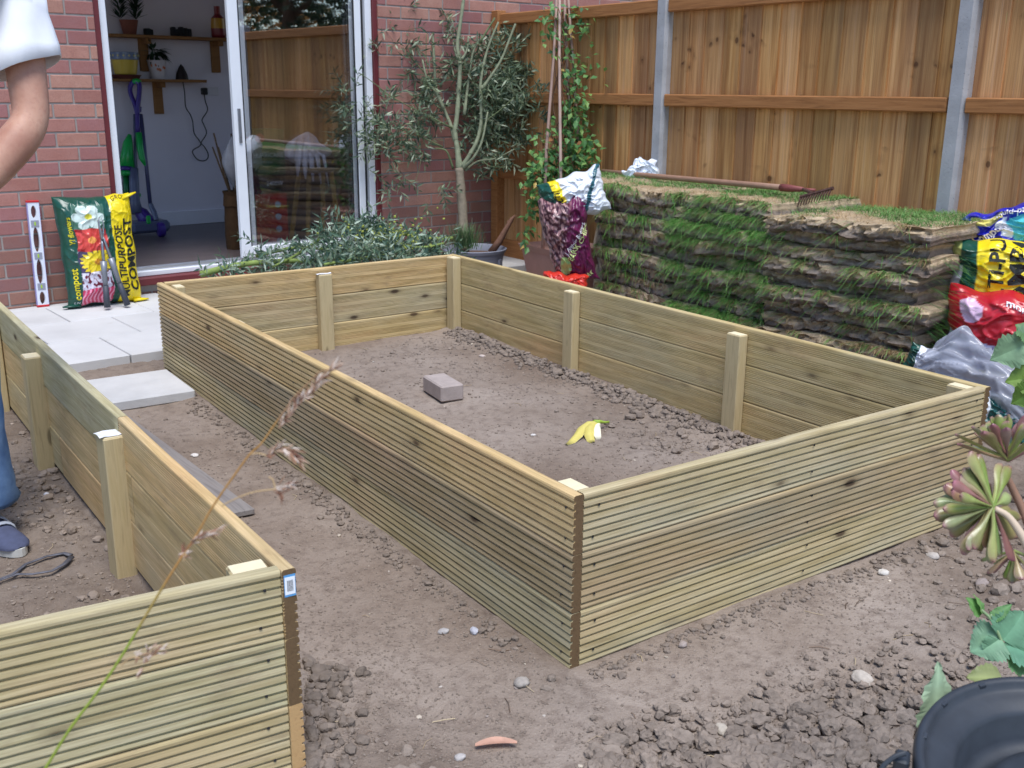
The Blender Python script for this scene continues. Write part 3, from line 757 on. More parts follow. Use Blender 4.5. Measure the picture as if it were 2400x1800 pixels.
for k in range(90):
    a=rb.uniform(0,6.28);cx=.06*rb.choice([-1,1]);m.leaf((cx,0,h+rb.uniform(0,.13)),(math.cos(a),math.sin(a),rb.uniform(.2,1.2)),(0,0,1),.10,.022,lin(38,62,44))
m.build('foliage',V_LEAF,t)
# dark ornament, charger cable, socket
s0,z0=BWP(424,150,.08)
t=thing('dark_ornament','small dark cone shaped ornament on the end of the lower shelf','ornament',bwt(s0,sh2[1]+.001,.08),TH_)
m=MB();hh=z0-sh2[1];m.lathe([(0,0),(.05,0),(.045,hh*.3),(.02,hh*.8),(0,hh)],n=10,col=lin(40,30,32));m.build('cone_body',V_MATTE,t)
for x0,x1,yt,lab,c in ((400,446,62,'long dark box shaped ornament on the upper shelf',(26,28,34)),(338,356,66,'little dark tin on the upper shelf beside the terracotta pot',(30,38,40)),(492,524,14,'red and yellow bottle at the right end of the upper shelf',(150,60,40))):
    a,zt=BWP(x0,yt,.08);b,_=BWP(x1,yt,.08);h=zt-sh1[1]
    t=thing('shelf_ornament' if yt>20 else 'bottle',lab,'ornament' if yt>20 else 'bottle',bwt((a+b)/2,sh1[1]+.001,.08),TH_)
    m=MB()
    if yt>20:
        n=5
        for k in range(n): m.box(((k-(n-1)/2)*(b-a)/n,0,h*.35+.3*h*.5*abs(math.sin(k*2+1))),((b-a)/n*1.02,.05,h*(.7+.3*abs(math.sin(k*2+1)))),b=.006,col=lin(*c))
        m.build('ornament_body',V_MATTE,t)
    else:
        r=(b-a)/2;m.lathe([(0,0),(r*.9,0),(r,h*.1),(r,h*.3)],n=20,col=lin(120,30,40));m.lathe([(r,h*.3),(r*.9,h*.62)],n=20,col=lin(190,140,40));m.lathe([(r*.9,h*.62),(r*.4,h*.75)],n=20,col=lin(120,30,40));m.build('bottle_body',V_PLAS,t,smooth=True)
        m=MB();m.lathe([(r*.42,h*.75),(r*.42,h),(0,h)],n=16,col=lin(130,24,28));m.build('cap',V_PLAS,t)
cab=[(427,184),(432,215),(435,250),(446,268),(452,285),(455,312),(466,328),(471,336),(480,345),(488,360),(486,372),(476,377),(462,373),(452,358),(455,350),(468,342),(472,332),(484,312),(478,292),(474,280),(486,258),(481,238),(479,222)]
m=MB();pts=[bwt(*BWP(x,y,.012),.012+.004*math.sin(i*1.3)) for i,(x,y) in enumerate(cab)]
def smooth_path(pts,n=5):
    P_=[Vector([float(c) for c in p]) for p in pts];out=[]
    for i in range(len(P_)-1):
        p0=P_[max(i-1,0)];p1=P_[i];p2=P_[i+1];p3=P_[min(i+2,len(P_)-1)]
        for k in range(n):
            t=k/n;out.append(.5*((2*p1)+(p2-p0)*t+(2*p0-5*p1+4*p2-p3)*t*t+(3*p1-p0-3*p2+p3)*t**3))
    out.append(P_[-1]);return out
ch=thing('charger_cable','thin black charger cable looping down the lilac wall to a plug in the socket','cable',pts[-1])
m.tube(smooth_path([Vector([float(c) for c in p])-ch.location for p in pts]),.0042,6);m.build('cable',DARK,ch,smooth=True)
a,zt=BWP(473,206,.0);b,zb=BWP(487,222,.0);m=MB();m.box((0,0,(zt-zb)/2),(b-a,.05,zt-zb),Matrix.Rotation(TH_,3,'Z'),b=.006);o=m.build('plug',DARK,ch)
a,zt=BWP(479,204,.0);b,zb=BWP(512,224,.0);m=MB();hbox(m,a,b,-RD,-RD+.012,zb,zt,.003,col=lin(214,210,216));hb(m,'wall_socket',V_PLAS)
# ---- upright vacuum cleaner
vb=Z(352,548,RZ+.02);vac=thing('vacuum_cleaner','upright purple and green vacuum cleaner parked against the lilac wall','vacuum cleaner',(vb[0],vb[1],RZ))
VD=(vb-CAM)@CF
def vp(px,py,dd=0): q=D(px,py,VD+dd);return (q[0]-vb[0],q[1]-vb[1],q[2]-RZ)
PUR,GRN,GRY=lin(62,36,128),lin(22,168,74),lin(92,98,124)
m=MB();hl=[(323,310),(322,270),(316,245),(307,222),(305,205),(312,193),(322,192),(327,200),(326,222),(323,250),(322,270)]
m.tube(smooth_path([vp(*q) for q in hl],3),.018,8,col=PUR);m.tube([vp(312,192),vp(322,190),vp(328,194)],.020,8,col=GRN);m.build('handle',V_PLAS,vac,smooth=True)
m=MB();m.tube([vp(316,268,.03),vp(317,360,.03),vp(322,470,.03)],.013,8,col=GRY);m.tube([vp(330,268,.02),vp(340,360,.02),vp(352,478,.02)],.015,8,col=lin(70,72,110));m.tube([vp(325,262,.03),vp(326,250,.03)],.02,8,col=PUR);m.build('hose',V_PLAS,vac,smooth=True)
m=MB();m.tube([vp(325,312),vp(328,345),vp(333,372),vp(340,388)],[.024,.026,.024,.008],8,col=GRN);m.build('trim',V_PLAS,vac,smooth=True)
m=MB();m.tube([vp(304,315,-.03),vp(300,335,-.03),vp(298,360,-.03),vp(297,392,-.03)],[.012,.035,.045,.058],14,col=GRN);m.tube([vp(297,392,-.03),vp(297,402,-.03)],.052,14,col=PUR);m.tube([vp(297,402,-.03),vp(297,412,-.03)],.046,14,col=GRN);m.build('dust_cone',V_PLAS,vac,smooth=True)
m=MB();m.tube([vp(313,395,-.03),vp(314,430,-.03),vp(316,470,-.03),vp(320,500,-.03)],[.034,.036,.036,.05],14,col=GRY);m.tube([vp(296,412,0),vp(298,470,0)],.026,10,col=lin(16,110,56));m.build('dust_canister',V_PLAS,vac,smooth=True)
m=MB();m.tube([vp(322,492),vp(332,500),vp(342,515),vp(352,528)],[.035,.05,.055,.045],12,col=PUR);m.tube([vp(352,478),vp(362,500),vp(366,516)],[.018,.02,.02],8,col=GRY);m.box(vp(345,530),(.30,.17,.085),Matrix.Rotation(.15,3,'Z'),b=.03,col=GRY);m.box(vp(348,515,-.09),(.03,.02,.06),b=.006,col=GRN);m.tube([vp(325,457),vp(329,457)],.014,8,col=GRN);m.build('floor_head',V_PLAS,vac,smooth=False)
wM=Matrix.Rotation(PI/2,3,'Y')
m=MB();m.lathe([(0,-.025),(.05,-.025),(.055,-.015),(.055,.015),(.05,.025),(0,.025)],c=vp(377,538,-.02),n=20,col=PUR,M=wM);m.build('wheel',V_PLAS,vac)
m=MB();m.lathe([(0,-.025),(.05,-.025),(.055,-.015),(.055,.015),(.05,.025),(0,.025)],c=vp(300,545,.0),n=20,col=PUR,M=wM);m.build('wheel',V_PLAS,vac)
# ---- things seen through the glass
def IN(px,py,depth=7.3): return D(px,py,depth)
bq=IN(632,565,7.05);bx=thing('cardboard_box','tall printed box behind the glass, green above and red below','box',(bq[0],bq[1],RZ),TH_)
bt=IN(632,300,7.05)[2]-RZ;wB=.25;m=MB()
m.box((0,.06,bt*.82),(wB,.20,bt*.36),b=.002,col=lin(16,78,46));m.box((0,.06,bt*.565),(wB,.20,bt*.149),b=.002,col=lin(20,24,34));m.box((0,.06,bt*.245),(wB,.20,bt*.489),b=.002,col=lin(150,18,30))
m.build('printed_carton',V_PLAS,bx)
m=MB();yf=-.0415
m.text('HURRICANE',.042,lambda x,y:(-.105+x,yf,bt*.78+y),col=lin(190,205,195),sub=False,xs=.95)
m.text('POWER CYLINDER',.016,lambda x,y:(-.10+x,yf,bt*.735+y),col=lin(150,170,160),sub=False);m.text('2400W',.04,lambda x,y:(-.02+x,yf,bt*.555+y),col=lin(215,215,225),sub=False)
m.lathe([(0,.0),(.032,0),(.032,.002),(0,.002)],c=(-.05,yf,bt*.93),n=20,M=Matrix.Rotation(PI/2,3,'X'),col=lin(176,96,80));m.text('9',.036,lambda x,y:(-.06+x,yf-.003,bt*.915+y),col=lin(225,205,190),sub=False)
for k in range(4): m.lathe([(0,0),(.022,0),(.022,.002),(0,.002)],c=(.055,yf,bt*(.40-.10*k)),n=16,M=Matrix.Rotation(PI/2,3,'X'),col=lin(150,170,190))
m.build('printed_marks',V_PLAS,bx)
# bamboo stool with a white bag on it
sq=IN(738,560,7.45);stl=thing('bamboo_stool','small dark topped stool on splayed bamboo legs behind the glass','stool',(sq[0],sq[1],RZ),TH_)
def ip(px,py,dp=7.45,o=stl): q=IN(px,py,dp);return (q[0]-o.location.x,q[1]-o.location.y,q[2]-o.location.z)
m=MB();top=ip(738,388);SM=Matrix.Rotation(-TH_,3,'Z')
def rot(p): v=SM@Vector(p);return (v.x,v.y,v.z)
m.lathe([(0,top[2]-.03),(.15,top[2]-.03),(.155,top[2]-.015),(.15,top[2]),(0,top[2])],n=24,col=lin(28,24,24));m.build('seat',V_MATTE,stl)
for a,b,c,d in ((702,395,682,566),(724,395,722,560),(775,395,797,525),(756,395,756,520)):
    m=MB();p,q=Vector(rot(ip(a,b))),Vector(rot(ip(c,d)));q.z=max(q.z,.0) if d>530 else 0.0
    pts=[p.lerp(q,k/12) for k in range(13)];m.tube(pts,[.017 if k%3 else .020 for k in range(13)],8,col=lin(196,160,84));m.build('leg',V_MATTE,stl,smooth=True)
bg=thing('plastic_bag','crumpled white plastic bag on top of the stool behind the glass','plastic bag',(sq[0]-.06,sq[1],top[2]+RZ),TH_)
m=MB()
def bagf(u,v):
    a=u*2*PI;r=.15*math.sin(PI*min(.999,max(.001,v)))**.7*(1+.25*math.sin(a*5+v*6)+.1*math.sin(a*11));return (r*math.cos(a)+.04*v,r*math.sin(a)*.6,.02+.2*v**1.3*(1+.12*math.sin(a*3)))
m.grid(48,16,bagf,0,lambda u,v:lin(205,205,225));m.build('bag_body',V_PLAS,bg,smooth=True)
m=MB()
for k in range(5): m.tube([(.0,0,.2),(.03*k-.05,-.06,.19-.02*k),(.05*k-.1,-.11,.08),(.06*k-.12,-.13,-.05-.02*k)],[.012,.025,.03,.006],8,col=lin(200,200,220),flat=.35)
m.build('bag_folds',V_PLAS,bg,smooth=True)
bk=IN(552,528,7.2);t=thing('wicker_basket','brown wicker basket with dry stems just behind the door edge','basket',(bk[0],bk[1],RZ))
m=MB();m.lathe([(0,0),(.07,0),(.075,.1),(.065,.36),(.075,.40),(.065,.40),(.075,.3),(0,.25)],n=24,col=lin(70,50,32));m.build('basket_body',V_BARK,t)
m=MB()
for k in range(14):
    a=rb.uniform(0,6.28);m.tube([(0,0,.3),(.08*math.cos(a),.05*math.sin(a),.5),(.16*math.cos(a),.1*math.sin(a),.6+rb.uniform(0,.2))],.006,5,col=lin(84,66,48))
m.build('dry_stems',V_BARK,t)
m=MB()
def lum(u,v):
    a=u*2*PI;return (.085*math.sin(PI*v)*math.cos(a)+.02,.06*math.sin(PI*v)*math.sin(a),.42+.34*v+.02*math.sin(a*4+v*7))
m.grid(20,12,lum,0,lambda u,v:lin(150,150,158));m.build('grey_cloth',V_MATTE,t,smooth=True)
# ------------------------------------------------------------------ patio
pat=MB();PZ=.07
e1=np.array([ce,se]);n1=np.array([se,-ce]);SL=.455
def slab(s0,s1,d0,d1):
    k=rb.uniform(.95,1.03);hbox(pat,s0+.003,s1-.003,d0+.003,d1-.003,PZ-.05,PZ+rb.uniform(-.001,.001),.004,0,(k,k*.995,k*.985))
dEnd=1.45
for i in range(-9,10):
    for j in range(4):
        off=.215*(j%2)
        s0=-.02+off+i*SL;d1=dEnd-j*.455;d0=d1-.455 if j<3 else .002
        if d1<=.01: continue
        if s0<-4 or s0>3.9:continue
        if j==0 and s0>.5: continue
        if j==1 and s0>.5: continue
        slab(s0,s0+SL,max(d0,.004),d1)
PATM=NT('pale_paving');v=PATM.coord();a=PATM.N('ShaderNodeVertexColor',layer_name='Col');n=PATM.noise(v,3,4);f=PATM.noise(v,150,3);st_=PATM.noise(v,8,5,.7)
c=PATM.ramp(n,[(.3,lin(186,186,186)),(.7,lin(204,204,204))]);c=PATM.mix(PATM.ramp(st_,[(.62,0.),(.72,.35)]),c,lin(168,158,142));c=PATM.mix(1.,c,a.outputs[0],'MULTIPLY')
PATM=PATM.set(c,.85,PATM.bump(f,.3,.002),spec=.2)
o=pat.build('patio',PATM);o['kind']='structure'
# ------------------------------------------------------------------ spirit level
lz=PZ;p0=Z(101,719,lz);p1w=onwall(75,470,.02);p1=np.array(HW(p1w[0],.02,p1w[1]))
ax=(Vector(p1)-Vector(p0)).normalized();LL=(Vector(p1)-Vector(p0)).length
sdv=Vector((ce,se,0));sdv=(sdv-ax*sdv.dot(ax)).normalized();nv=ax.cross(sdv)
if nv.dot(Vector((se,-ce,0)))<0:nv=-nv
LMt=Matrix((sdv,nv,ax)).transposed()
lv=thing('spirit_level','white and red spirit level leaning upright against the brick wall','spirit level',(p0[0],p0[1],lz+.001))
def lev(m,x0,x1,z0,z1,y0=-.011,y1=.011,col=None,b=0): 
    c=LMt@Vector(((x0+x1)/2,(y0+y1)/2,(z0+z1)/2));m.box(c,(x1-x0,y1-y0,z1-z0),LMt,b,0,col)
# body as a plate with oval hand holes
m=MB();hw=.030;wcol=lin(226,230,240)
holes=[(.075,.018,.040),(.255,.020,.085),(.455,.020,.085),(.60,.018,.038)]
holes=[(LL*.085,.015,.036),(LL*.335,.016,.070),(LL*.635,.016,.070),(LL*.895,.014,.034)]
vials=[LL*.195,LL*.485,LL*.785]
nz=260
def hole_half(z):
    for hc,a,b in holes:
        if abs(z-hc)<b: return a*math.sqrt(1-((z-hc)/b)**2)
    return 0
zs=[.012+(LL-.024)*k/nz for k in range(nz+1)]
for sgn in (-1,1):
    vs=[];fs=[]
    for z in zs:
        h=max(hole_half(z),.0)
        for (x,y) in ((h,-.010),(hw,-.010),(hw,.010),(h,.010)): vs.append(LMt@Vector((sgn*x,y,z)))
    for k in range(nz):
        for j in range(4):
            j2=(j+1)%4
            if j==3 and hole_half(zs[k])<=0 and hole_half(zs[k+1])<=0: continue
            q=(k*4+j,k*4+j2,k*4+4+j2,k*4+4+j);fs.append(q if sgn<0 else q[::-1])
    m.add(vs,fs,0,wcol)
lev(m,-hw-.002,-hw,.012,LL-.012,-.012,.012,lin(160,160,215));lev(m,hw,hw+.002,.012,LL-.012,-.012,.012,lin(176,170,205))
m.build('level_body',V_PLAS,lv)
for z0 in (0,LL-.012):
    m=MB();lev(m,-hw-.003,hw+.003,z0,z0+.012,-.013,.013,lin(196,34,40),.002);m.build('end_cap',V_PLAS,lv)
for k,z in enumerate(vials):
    m=MB();lev(m,-.021,.021,z-.019,z+.019,.0095,.0125,lin(150,152,168),.002);lev(m,-.004,.004,z-.010,z+.010,.013,.0145,lin(170,205,60),.001);m.build('vial_block',V_PLAS,lv)
# ------------------------------------------------------------------ fence
FP=np.array([3.10416,4.84989,0.]);ph=-.0317014
fdx,fdy=math.sin(ph),math.cos(ph)      # along, towards the house
def FW(a,d,z): # a: along from post 1 (y=3.25) towards camera +, d: towards garden
    bx_,by_=3.155,3.215
    return (bx_-fdx*a-fdy*d,by_-fdy*a+fdx*d,z)
FM=Matrix(((-fdx,-fdy,0),(-fdy,fdx,0),(0,0,1)))
fence=thing('garden_fence','tall orange brown feather edge fence with grey concrete posts and three rails','fence',FW(0,0,0))
FI=Matrix.Translation(-Vector(fence.location))
def fb(m,name,mat,smooth=False):
    o=m.build(name,mat,fence,smooth);o.matrix_parent_inverse=FI;return o
def fbox(m,a0,a1,d0,d1,z0,z1,b=0,mi=0,col=None): m.box(FW((a0+a1)/2,(d0+d1)/2,(z0+z1)/2),(a1-a0,d1-d0,z1-z0),FM,b,mi,col)
def fence_mat():
    t=NT('stained_fence_wood');a=t.N('ShaderNodeVertexColor',layer_name='Col')
    v=t.coord(scale=(20,20,.7));g=t.noise(v,1.5,6,.6,.5);v2=t.coord(scale=(150,150,1.6));f=t.noise(v2,1.6,3,.6,.2)
    v3=t.coord(scale=(9,9,.55));big=t.noise(v3,1.2,3)
    c=t.ramp(g,[(.22,lin(138,94,56)),(.40,lin(190,138,84)),(.58,lin(220,170,112)),(.75,lin(206,162,124))])
    c=t.mix(t.ramp(big,[(.36,.5),(.55,0.)]),c,lin(128,88,62))
    c=t.mix(t.ramp(f,[(.3,.45),(.5,0.)]),c,lin(122,80,50))
    c=t.mix(1.,c,a.outputs[0],'MULTIPLY')
    # knots in clusters
    vk=t.coord(scale=(17,17,13));vo=t.N('ShaderNodeTexVoronoi');vo.inputs['Scale'].default_value=1.;t.L(vk,vo.inputs['Vector'])
    sel=t.noise(t.coord(scale=(2.6,2.6,5.)),1.1,2);cl_=t.ramp(sel,[(.59,0.),(.63,.8)])
    kn=t.ramp(vo.outputs['Distance'],[(.0,1.),(.20,.95),(.24,.35),(.5,.1),(.6,0.)])
    km=t.N('ShaderNodeMath',operation='MULTIPLY');t.L(kn,km.inputs[0]);t.L(cl_,km.inputs[1]);c=t.mix(km.outputs[0],c,lin(72,42,28))
    # pale algae streaks running down
    va=t.coord(scale=(60,60,3.5));al=t.noise(va,1.4,5,.75,.3);am=t.noise(t.coord(scale=(5,5,.8)),1.5,2)
    m2=t.N('ShaderNodeMath',operation='MULTIPLY');t.L(t.ramp(al,[(.66,0.),(.70,1.)]),m2.inputs[0]);t.L(t.ramp(am,[(.44,0.),(.58,.85)]),m2.inputs[1])
    c=t.mix(m2.outputs[0],c,lin(186,180,112))
    return t.set(c,.72,t.bump(g,.35,.003,t.bump(f,.3,.0015)),spec=.25)
FWD=fence_mat()
rf=random.Random(9)
def bay(a0,a1,last=False):
    m=MB();a=a0
    while a<a1-.01:
        wv=min(.138*rf.uniform(.93,1.07),a1-a);k=rf.uniform(.70,1.12);c=(k*rf.uniform(.97,1.05),k,k*rf.uniform(.92,1.14))
        z0,z1=.20,1.81+rf.uniform(-.004,.004)
        # tapered feather edge: thick edge laps over the thin one
        pr=[(a-.012,.012),(a-.012,.016),(a+wv,.006),(a+wv,.001)];pr=[(a,.0),(a,.013),(a+wv+.01,.004),(a+wv+.01,.0)]
        pr=[(a+wv,-.0),(a+wv,.0145),(a+wv*.5,.0095),(a-.012,.003),(a-.012,.0)]
        tilt=rf.uniform(-.002,.002);vs=[FW(x+(tilt if z>1 else 0),d+ (.0005*ci_),z) for ci_,z in enumerate((z0,z1)) for x,d in pr]
        n=5;fs=[(i,(i+1)%n,n+(i+1)%n,n+i) for i in range(n)]+[tuple(range(n))[::-1],tuple(range(n,2*n))]
        m.add(vs,fs,0,c);a+=wv*.985
    fb(m,'feather_edge_boards',FWD)
    for z,h,dp in ((1.775,.075,.040),(1.235,.07,.040),(.69,.07,.04)):
        m=MB();k=rf.uniform(.82,.98);fbox(m,a0,a1,.0165,.0165+dp,z-h/2,z+h/2,.006,0,(k,k,k));o=fb(m,'rail',FWDR)
    m=MB();fbox(m,a0,a1,-.012,.02,.055,.198,.003,0,(.72,.72,.72));fb(m,'kick_board',FWDR)
FWDR=wood_plain('stained_rail_wood',lin(124,82,48),lin(164,112,68),lin(178,126,80),sx=1.2,across=24,axis=1,rnd=False)
pw=.046
posts=[1.945*k for k in range(-0,4)]
posts=[0,1.955,3.91,5.86]
bay(-1.66,-pw);
for k in range(3): bay(posts[k]+pw,posts[k+1]-pw)
CP=NT('concrete_post');v=CP.coord();n=CP.noise(v,8,4);f=CP.noise(v,90,3,.7)
c=CP.ramp(n,[(.3,lin(158,158,160)),(.7,lin(180,180,182))]);c=CP.mix(CP.ramp(f,[(.28,.8),(.36,0.)]),c,lin(96,94,96))
CP=CP.set(c,.9,CP.bump(f,.5,.003),spec=.15)
for a in posts:
    m=MB();vs=[];pr=[(-pw+.001,-.03),(-pw+.001,.040),(-pw+.014,.062),(pw-.014,.062),(pw-.001,.040),(pw-.001,-.03)]
    z1=1.86;n=6
    vs=[FW(a+x,d,z) for z in (0,z1) for x,d in pr]+[FW(a+x*.6,d*.6,z1+.02) for x,d in pr]
    fs=[(i,(i+1)%n,n+(i+1)%n,n+i) for i in range(n)]+[(n+i,n+(i+1)%n,2*n+(i+1)%n,2*n+i) for i in range(n)]+[tuple(range(2*n,3*n))]
    m.add(vs,fs);fb(m,'concrete_post',CP)
m=MB();fbox(m,-1.74,-1.66,.0,.075,0,1.835,.004,0,(.78,.74,.72));fb(m,'timber_corner_post',FWDR)
m=MB();fbox(m,-1.66,5.9,-.02,.02,.0,.053,.003);fb(m,'gravel_board',CP)
# ------------------------------------------------------------------ turf stack
rt=random.Random(21)
def turfquad(c,u,v):   # c: four corners front-left, front-right, back-right, back-left
    a=np.array(c[0])*(1-u)+np.array(c[1])*u;b=np.array(c[3])*(1-u)+np.array(c[2])*u;return a*(1-v)+b*v
TURF=NT('turf_soil_and_thatch');a=TURF.N('ShaderNodeVertexColor',layer_name='Col');v=TURF.coord();n=TURF.noise(v,30,5,.7);f=TURF.noise(v,110,4,.7)
c=TURF.mix(1.,a.outputs[0],TURF.ramp(n,[(.3,.72),(.7,1.2)]),'MULTIPLY')
TURF=TURF.set(c,.95,TURF.bump(f,.8,.008,TURF.bump(n,.6,.015)),spec=.1)
soilc=np.array(lin(158,144,132));thatch=np.array(lin(188,168,140));darkc=np.array(lin(118,104,94))
def turf(corners,z,h,label,green,top=False,seed=0,lm=1.):
    cx=np.mean(np.array(corners),0);t=thing('rolled_turf',label,'turf',(cx[0],cx[1],z),0,'cut turves stacked against the fence')
    ou=seed*7.31;tl0=rt.uniform(-.012,.012);sg0=rt.uniform(-.009,.009);N1,N2,N3=44,10,6
    def P(u,v,w):
        q=turfquad(corners,u,v);e=mnoise.noise(Vector((u*3+ou,v*2,z*3)));e2=mnoise.noise(Vector((u*11+ou,w*3.1,z*9+5)));
        fr=max(0,1-v*4);ls=max(0,1-u*6);rs=max(0,1-(1-u)*6)
        bulge=(1-(2*w-1)**4)*.006
        e3=mnoise.noise(Vector((u*26+ou,w*5,z*9+9)));e4=1-abs(mnoise.noise(Vector((u*7+ou,w*1.2,3)))*2.4);dv=fr*(.040*e+.034*e2+.022*e3+bulge-.03*max(0,e4)**5);du=(.02*e2+bulge)*(rs-ls)
        fdir=np.array(corners[0])-np.array(corners[3]);fdir=fdir/np.linalg.norm(fdir);sdir=np.array(corners[1])-np.array(corners[0]);sdir=sdir/np.linalg.norm(sdir)
        q=q+fdir*dv+sdir*du
        zz=h*w+tl0*(u-.5)+sg0*math.sin(u*PI*2+ou)*.5+.014*mnoise.noise(Vector((q[0]*5,q[1]*4+ou*.1,z*2)))-fr*.004*(1-w)-.010*fr*max(0,e)
        if w>.99: zz+=.008*mnoise.noise(Vector((q[0]*22,q[1]*22,3)))
        return (q[0]-cx[0],q[1]-cx[1],zz)
    m=MB()
    def cf(u,v,w):
        n=mnoise.noise(Vector((u*6+ou,w*4,v*3)))
        if w>.60+.15*n: k=thatch*(1+.3*n)
        else: k=soilc*(1+.25*n) if w>.18 else darkc
        return tuple(k*lm)
    m.grid(N1,N3,lambda u,w:P(u,0,w),0,lambda u,w:cf(u,0,w))
    m.grid(N1,N3,lambda u,w:P(u,1,w),0,lambda u,w:cf(u,1,w),True)
    m.grid(N2,N3,lambda v,w:P(0,v,w),0,lambda v,w:cf(0,v,w),True)
    m.grid(N2,N3,lambda v,w:P(1,v,w),0,lambda v,w:cf(1,v,w))
    m.grid(N1,N2,lambda u,v:P(u,v,1),0,lambda u,v:tuple(thatch*lm*(1+.3*mnoise.noise(Vector((u*9+ou,v*6,2))))))
    m.grid(N1,N2,lambda u,v:P(u,v,0),0,lambda u,v:tuple(darkc),True)
    m.build('soil_layer',TURF,t,smooth=False)
    g=MB();fd=np.array(corners[0])-np.array(corners[3]);fd=fd/np.linalg.norm(fd)
    def gcol(u):
        patch=mnoise.noise(Vector((u*4+ou,z*5,1)))
        if rt.random()<green+.35*patch: return lin(*rt.choice([(86,146,64),(106,166,74),(76,130,64),(126,172,90),(146,180,106)])),True
        return lin(*rt.choice([(178,154,112),(160,136,98),(190,168,128)])),False
    nb=int(300+1100*green)
    for i in range(nb):          # fringe hanging from the front edge
        u=rt.random();
        if rt.random()>(green-.35)*1.1+2.6*mnoise.noise(Vector((u*7+ou,z*11,4)))+.25: continue
        p=P(u,.0+rt.random()*.05,1.0);c,gr=gcol(u)
        L=rt.uniform(.02,.045)+.055*rt.random()**3 if gr else rt.uniform(.02,.045)
        d=(fd[0]*rt.uniform(.5,1.2)+rt.uniform(-.6,.6),fd[1]+rt.uniform(-.7,.7),rt.uniform(-.5,1.1))
        g.blade(p,d,L,.0034 if gr else .003,rt.uniform(.5,1.3),c)
    for i in range(int(420*(1-green))+160):   # thatch stubble on the edge
        u=rt.random();p=P(u,rt.random()*.03,rt.uniform(.5,1.0));c=lin(*rt.choice([(178,152,112),(158,134,100),(140,116,84)]))
        g.blade(p,(fd[0]+rt.uniform(-.8,.8),fd[1]+rt.uniform(-.8,.8),rt.uniform(-.9,.5)),rt.uniform(.012,.03),.002,.3,c)
    if rt.random()<.9:
        for i in range(60):
            w_=rt.uniform(.6,1);p=P(1,rt.random(),w_);g.blade(p,(rt.uniform(-.5,.5),-1,rt.uniform(-.3,.6)),rt.uniform(.015,.05),.0025,.5,lin(*rt.choice([(168,142,104),(84,120,62)])))
    if top:
        for i in range(5200):
            u,v=rt.random(),rt.random();p=P(u,v,1.0)
            pn=mnoise.noise(Vector(((p[0]+cx[0])*4,(p[1]+cx[1])*3,7)))+.5*mnoise.noise(Vector(((p[0]+cx[0])*12,(p[1]+cx[1])*12,7)))
            pn+=(v-.38)*1.1*lm
            if pn>.0+rt.uniform(-.12,.12): g.blade(p,(rt.uniform(-.9,.5),rt.uniform(-.7,.7),rt.uniform(.3,1)),rt.uniform(.018,.055),.0032,.6,lin(*rt.choice([(96,142,74),(82,128,62),(112,152,84),(128,160,96)])))
            else: g.blade(p,(rt.uniform(-1,1),rt.uniform(-1,1),rt.uniform(.05,.6)),rt.uniform(.012,.03),.0022,.3,lin(*rt.choice([(186,160,122),(168,142,104),(196,172,134)])))
    g.build('grass',V_LEAF,t)
    return t
cols=[((2.47,2.97),(2.46,2.36),(3.09,2.38),(3.07,3.72),.45),((2.45,2.34),(2.46,1.70),(3.10,1.68),(3.10,2.35),.85),((2.43,1.68),(2.54,.93),(3.13,1.0),(3.11,1.66),.36)]
names=['left','middle','right']
ordw=['bottom','second','third','fourth','fifth','sixth','seventh','eighth','ninth','tenth','top']
for ci,(a,b,c,d,gr) in enumerate(cols):
    nl=11;Htot=.765 if ci<2 else .735
    hh=Htot/nl
    for k in range(nl):
        j=lambda s:rt.uniform(-s,s)
        ins=[.0,.03,-.02,.015,.03,.0,.02,-.01,.01,.02,.0][k]+j(.02)
        sp=.05*(1 if ci==2 and k in (2,5,8,10) else 0)
        cs=[(a[0]+ins,a[1]+j(.03)),(b[0]+ins,b[1]+j(.03)-sp),(c[0],c[1]-sp),(d[0],d[1])]
        gg=min(1,max(.05,gr+j(.18)));nm=ordw[k] if k<nl-1 else 'top'
        look='lush green' if gg>.6 else ('half green' if gg>.35 else 'brown thatchy')
        turf(cs,k*hh+.01,hh*.99,'%s turf, %s layer of the %s column of the turf stack'%(look,nm,names[ci]),gg,top=(k==nl-1),seed=ci*20+k,lm=1.0)
# grass tuft at the right end between stack and post
tg=MB()
for i in range(500):
    p=(3.0+rt.uniform(-.45,.12),.90+rt.uniform(-.07,.05),rt.uniform(.02,.62));tg.blade(p,(rt.uniform(-.6,.4),-1,rt.uniform(-.3,1)),rt.uniform(.05,.14),.004,.7,lin(*rt.choice([(72,118,56),(60,104,60),(96,140,70)])))
tag(tg.build('grass_tufts',V_LEAF),'long green grass growing out of the right end of the turf stack','grass',kind='stuff')
# ------------------------------------------------------------------ rake
r0=ONX(1412,402,2.98);r1=ONX(1882,444,2.80)
rk=thing('garden_rake','long wooden handled garden rake with rusty head lying on the turf stack','rake',r1)
rv=Vector(r0)-Vector(r1)
RAKEW=simple('worn_handle_wood',lin(150,116,96),.6,var=.15,sc=20);RUST=simple('rusty_iron',lin(92,66,58),.7,.4,var=.4,sc=60,bump=.5)
m=MB();m.tube([rv*t for t in (1,.8,.6,.4,.2,.08)],.0155,12);m.build('handle',RAKEW,rk,smooth=True)
m=MB();m.tube([rv*.085,rv*.06,(0,0,0)],[.019,.019,.012],10,);m.tube([(0,0,0),Vector((.02,-.06,-.0))],.008,8);m.build('socket',simple('red_brown_socket',lin(128,70,66),.6,.2),rk,smooth=True)
h0=Vector(ONX(1876,462,2.66))-Vector(r1);h1=Vector(ONX(1953,441,2.68))-Vector(r1)
m=MB();m.tube([h0,h1],.009,6)
for k in range(12):
    q=h0.lerp(h1,(k+.3)/12);m.tube([q,q+Vector((-.012,0,-.02)),q+Vector((-.02,0,-.045))],[.005,.0045,.002],5)
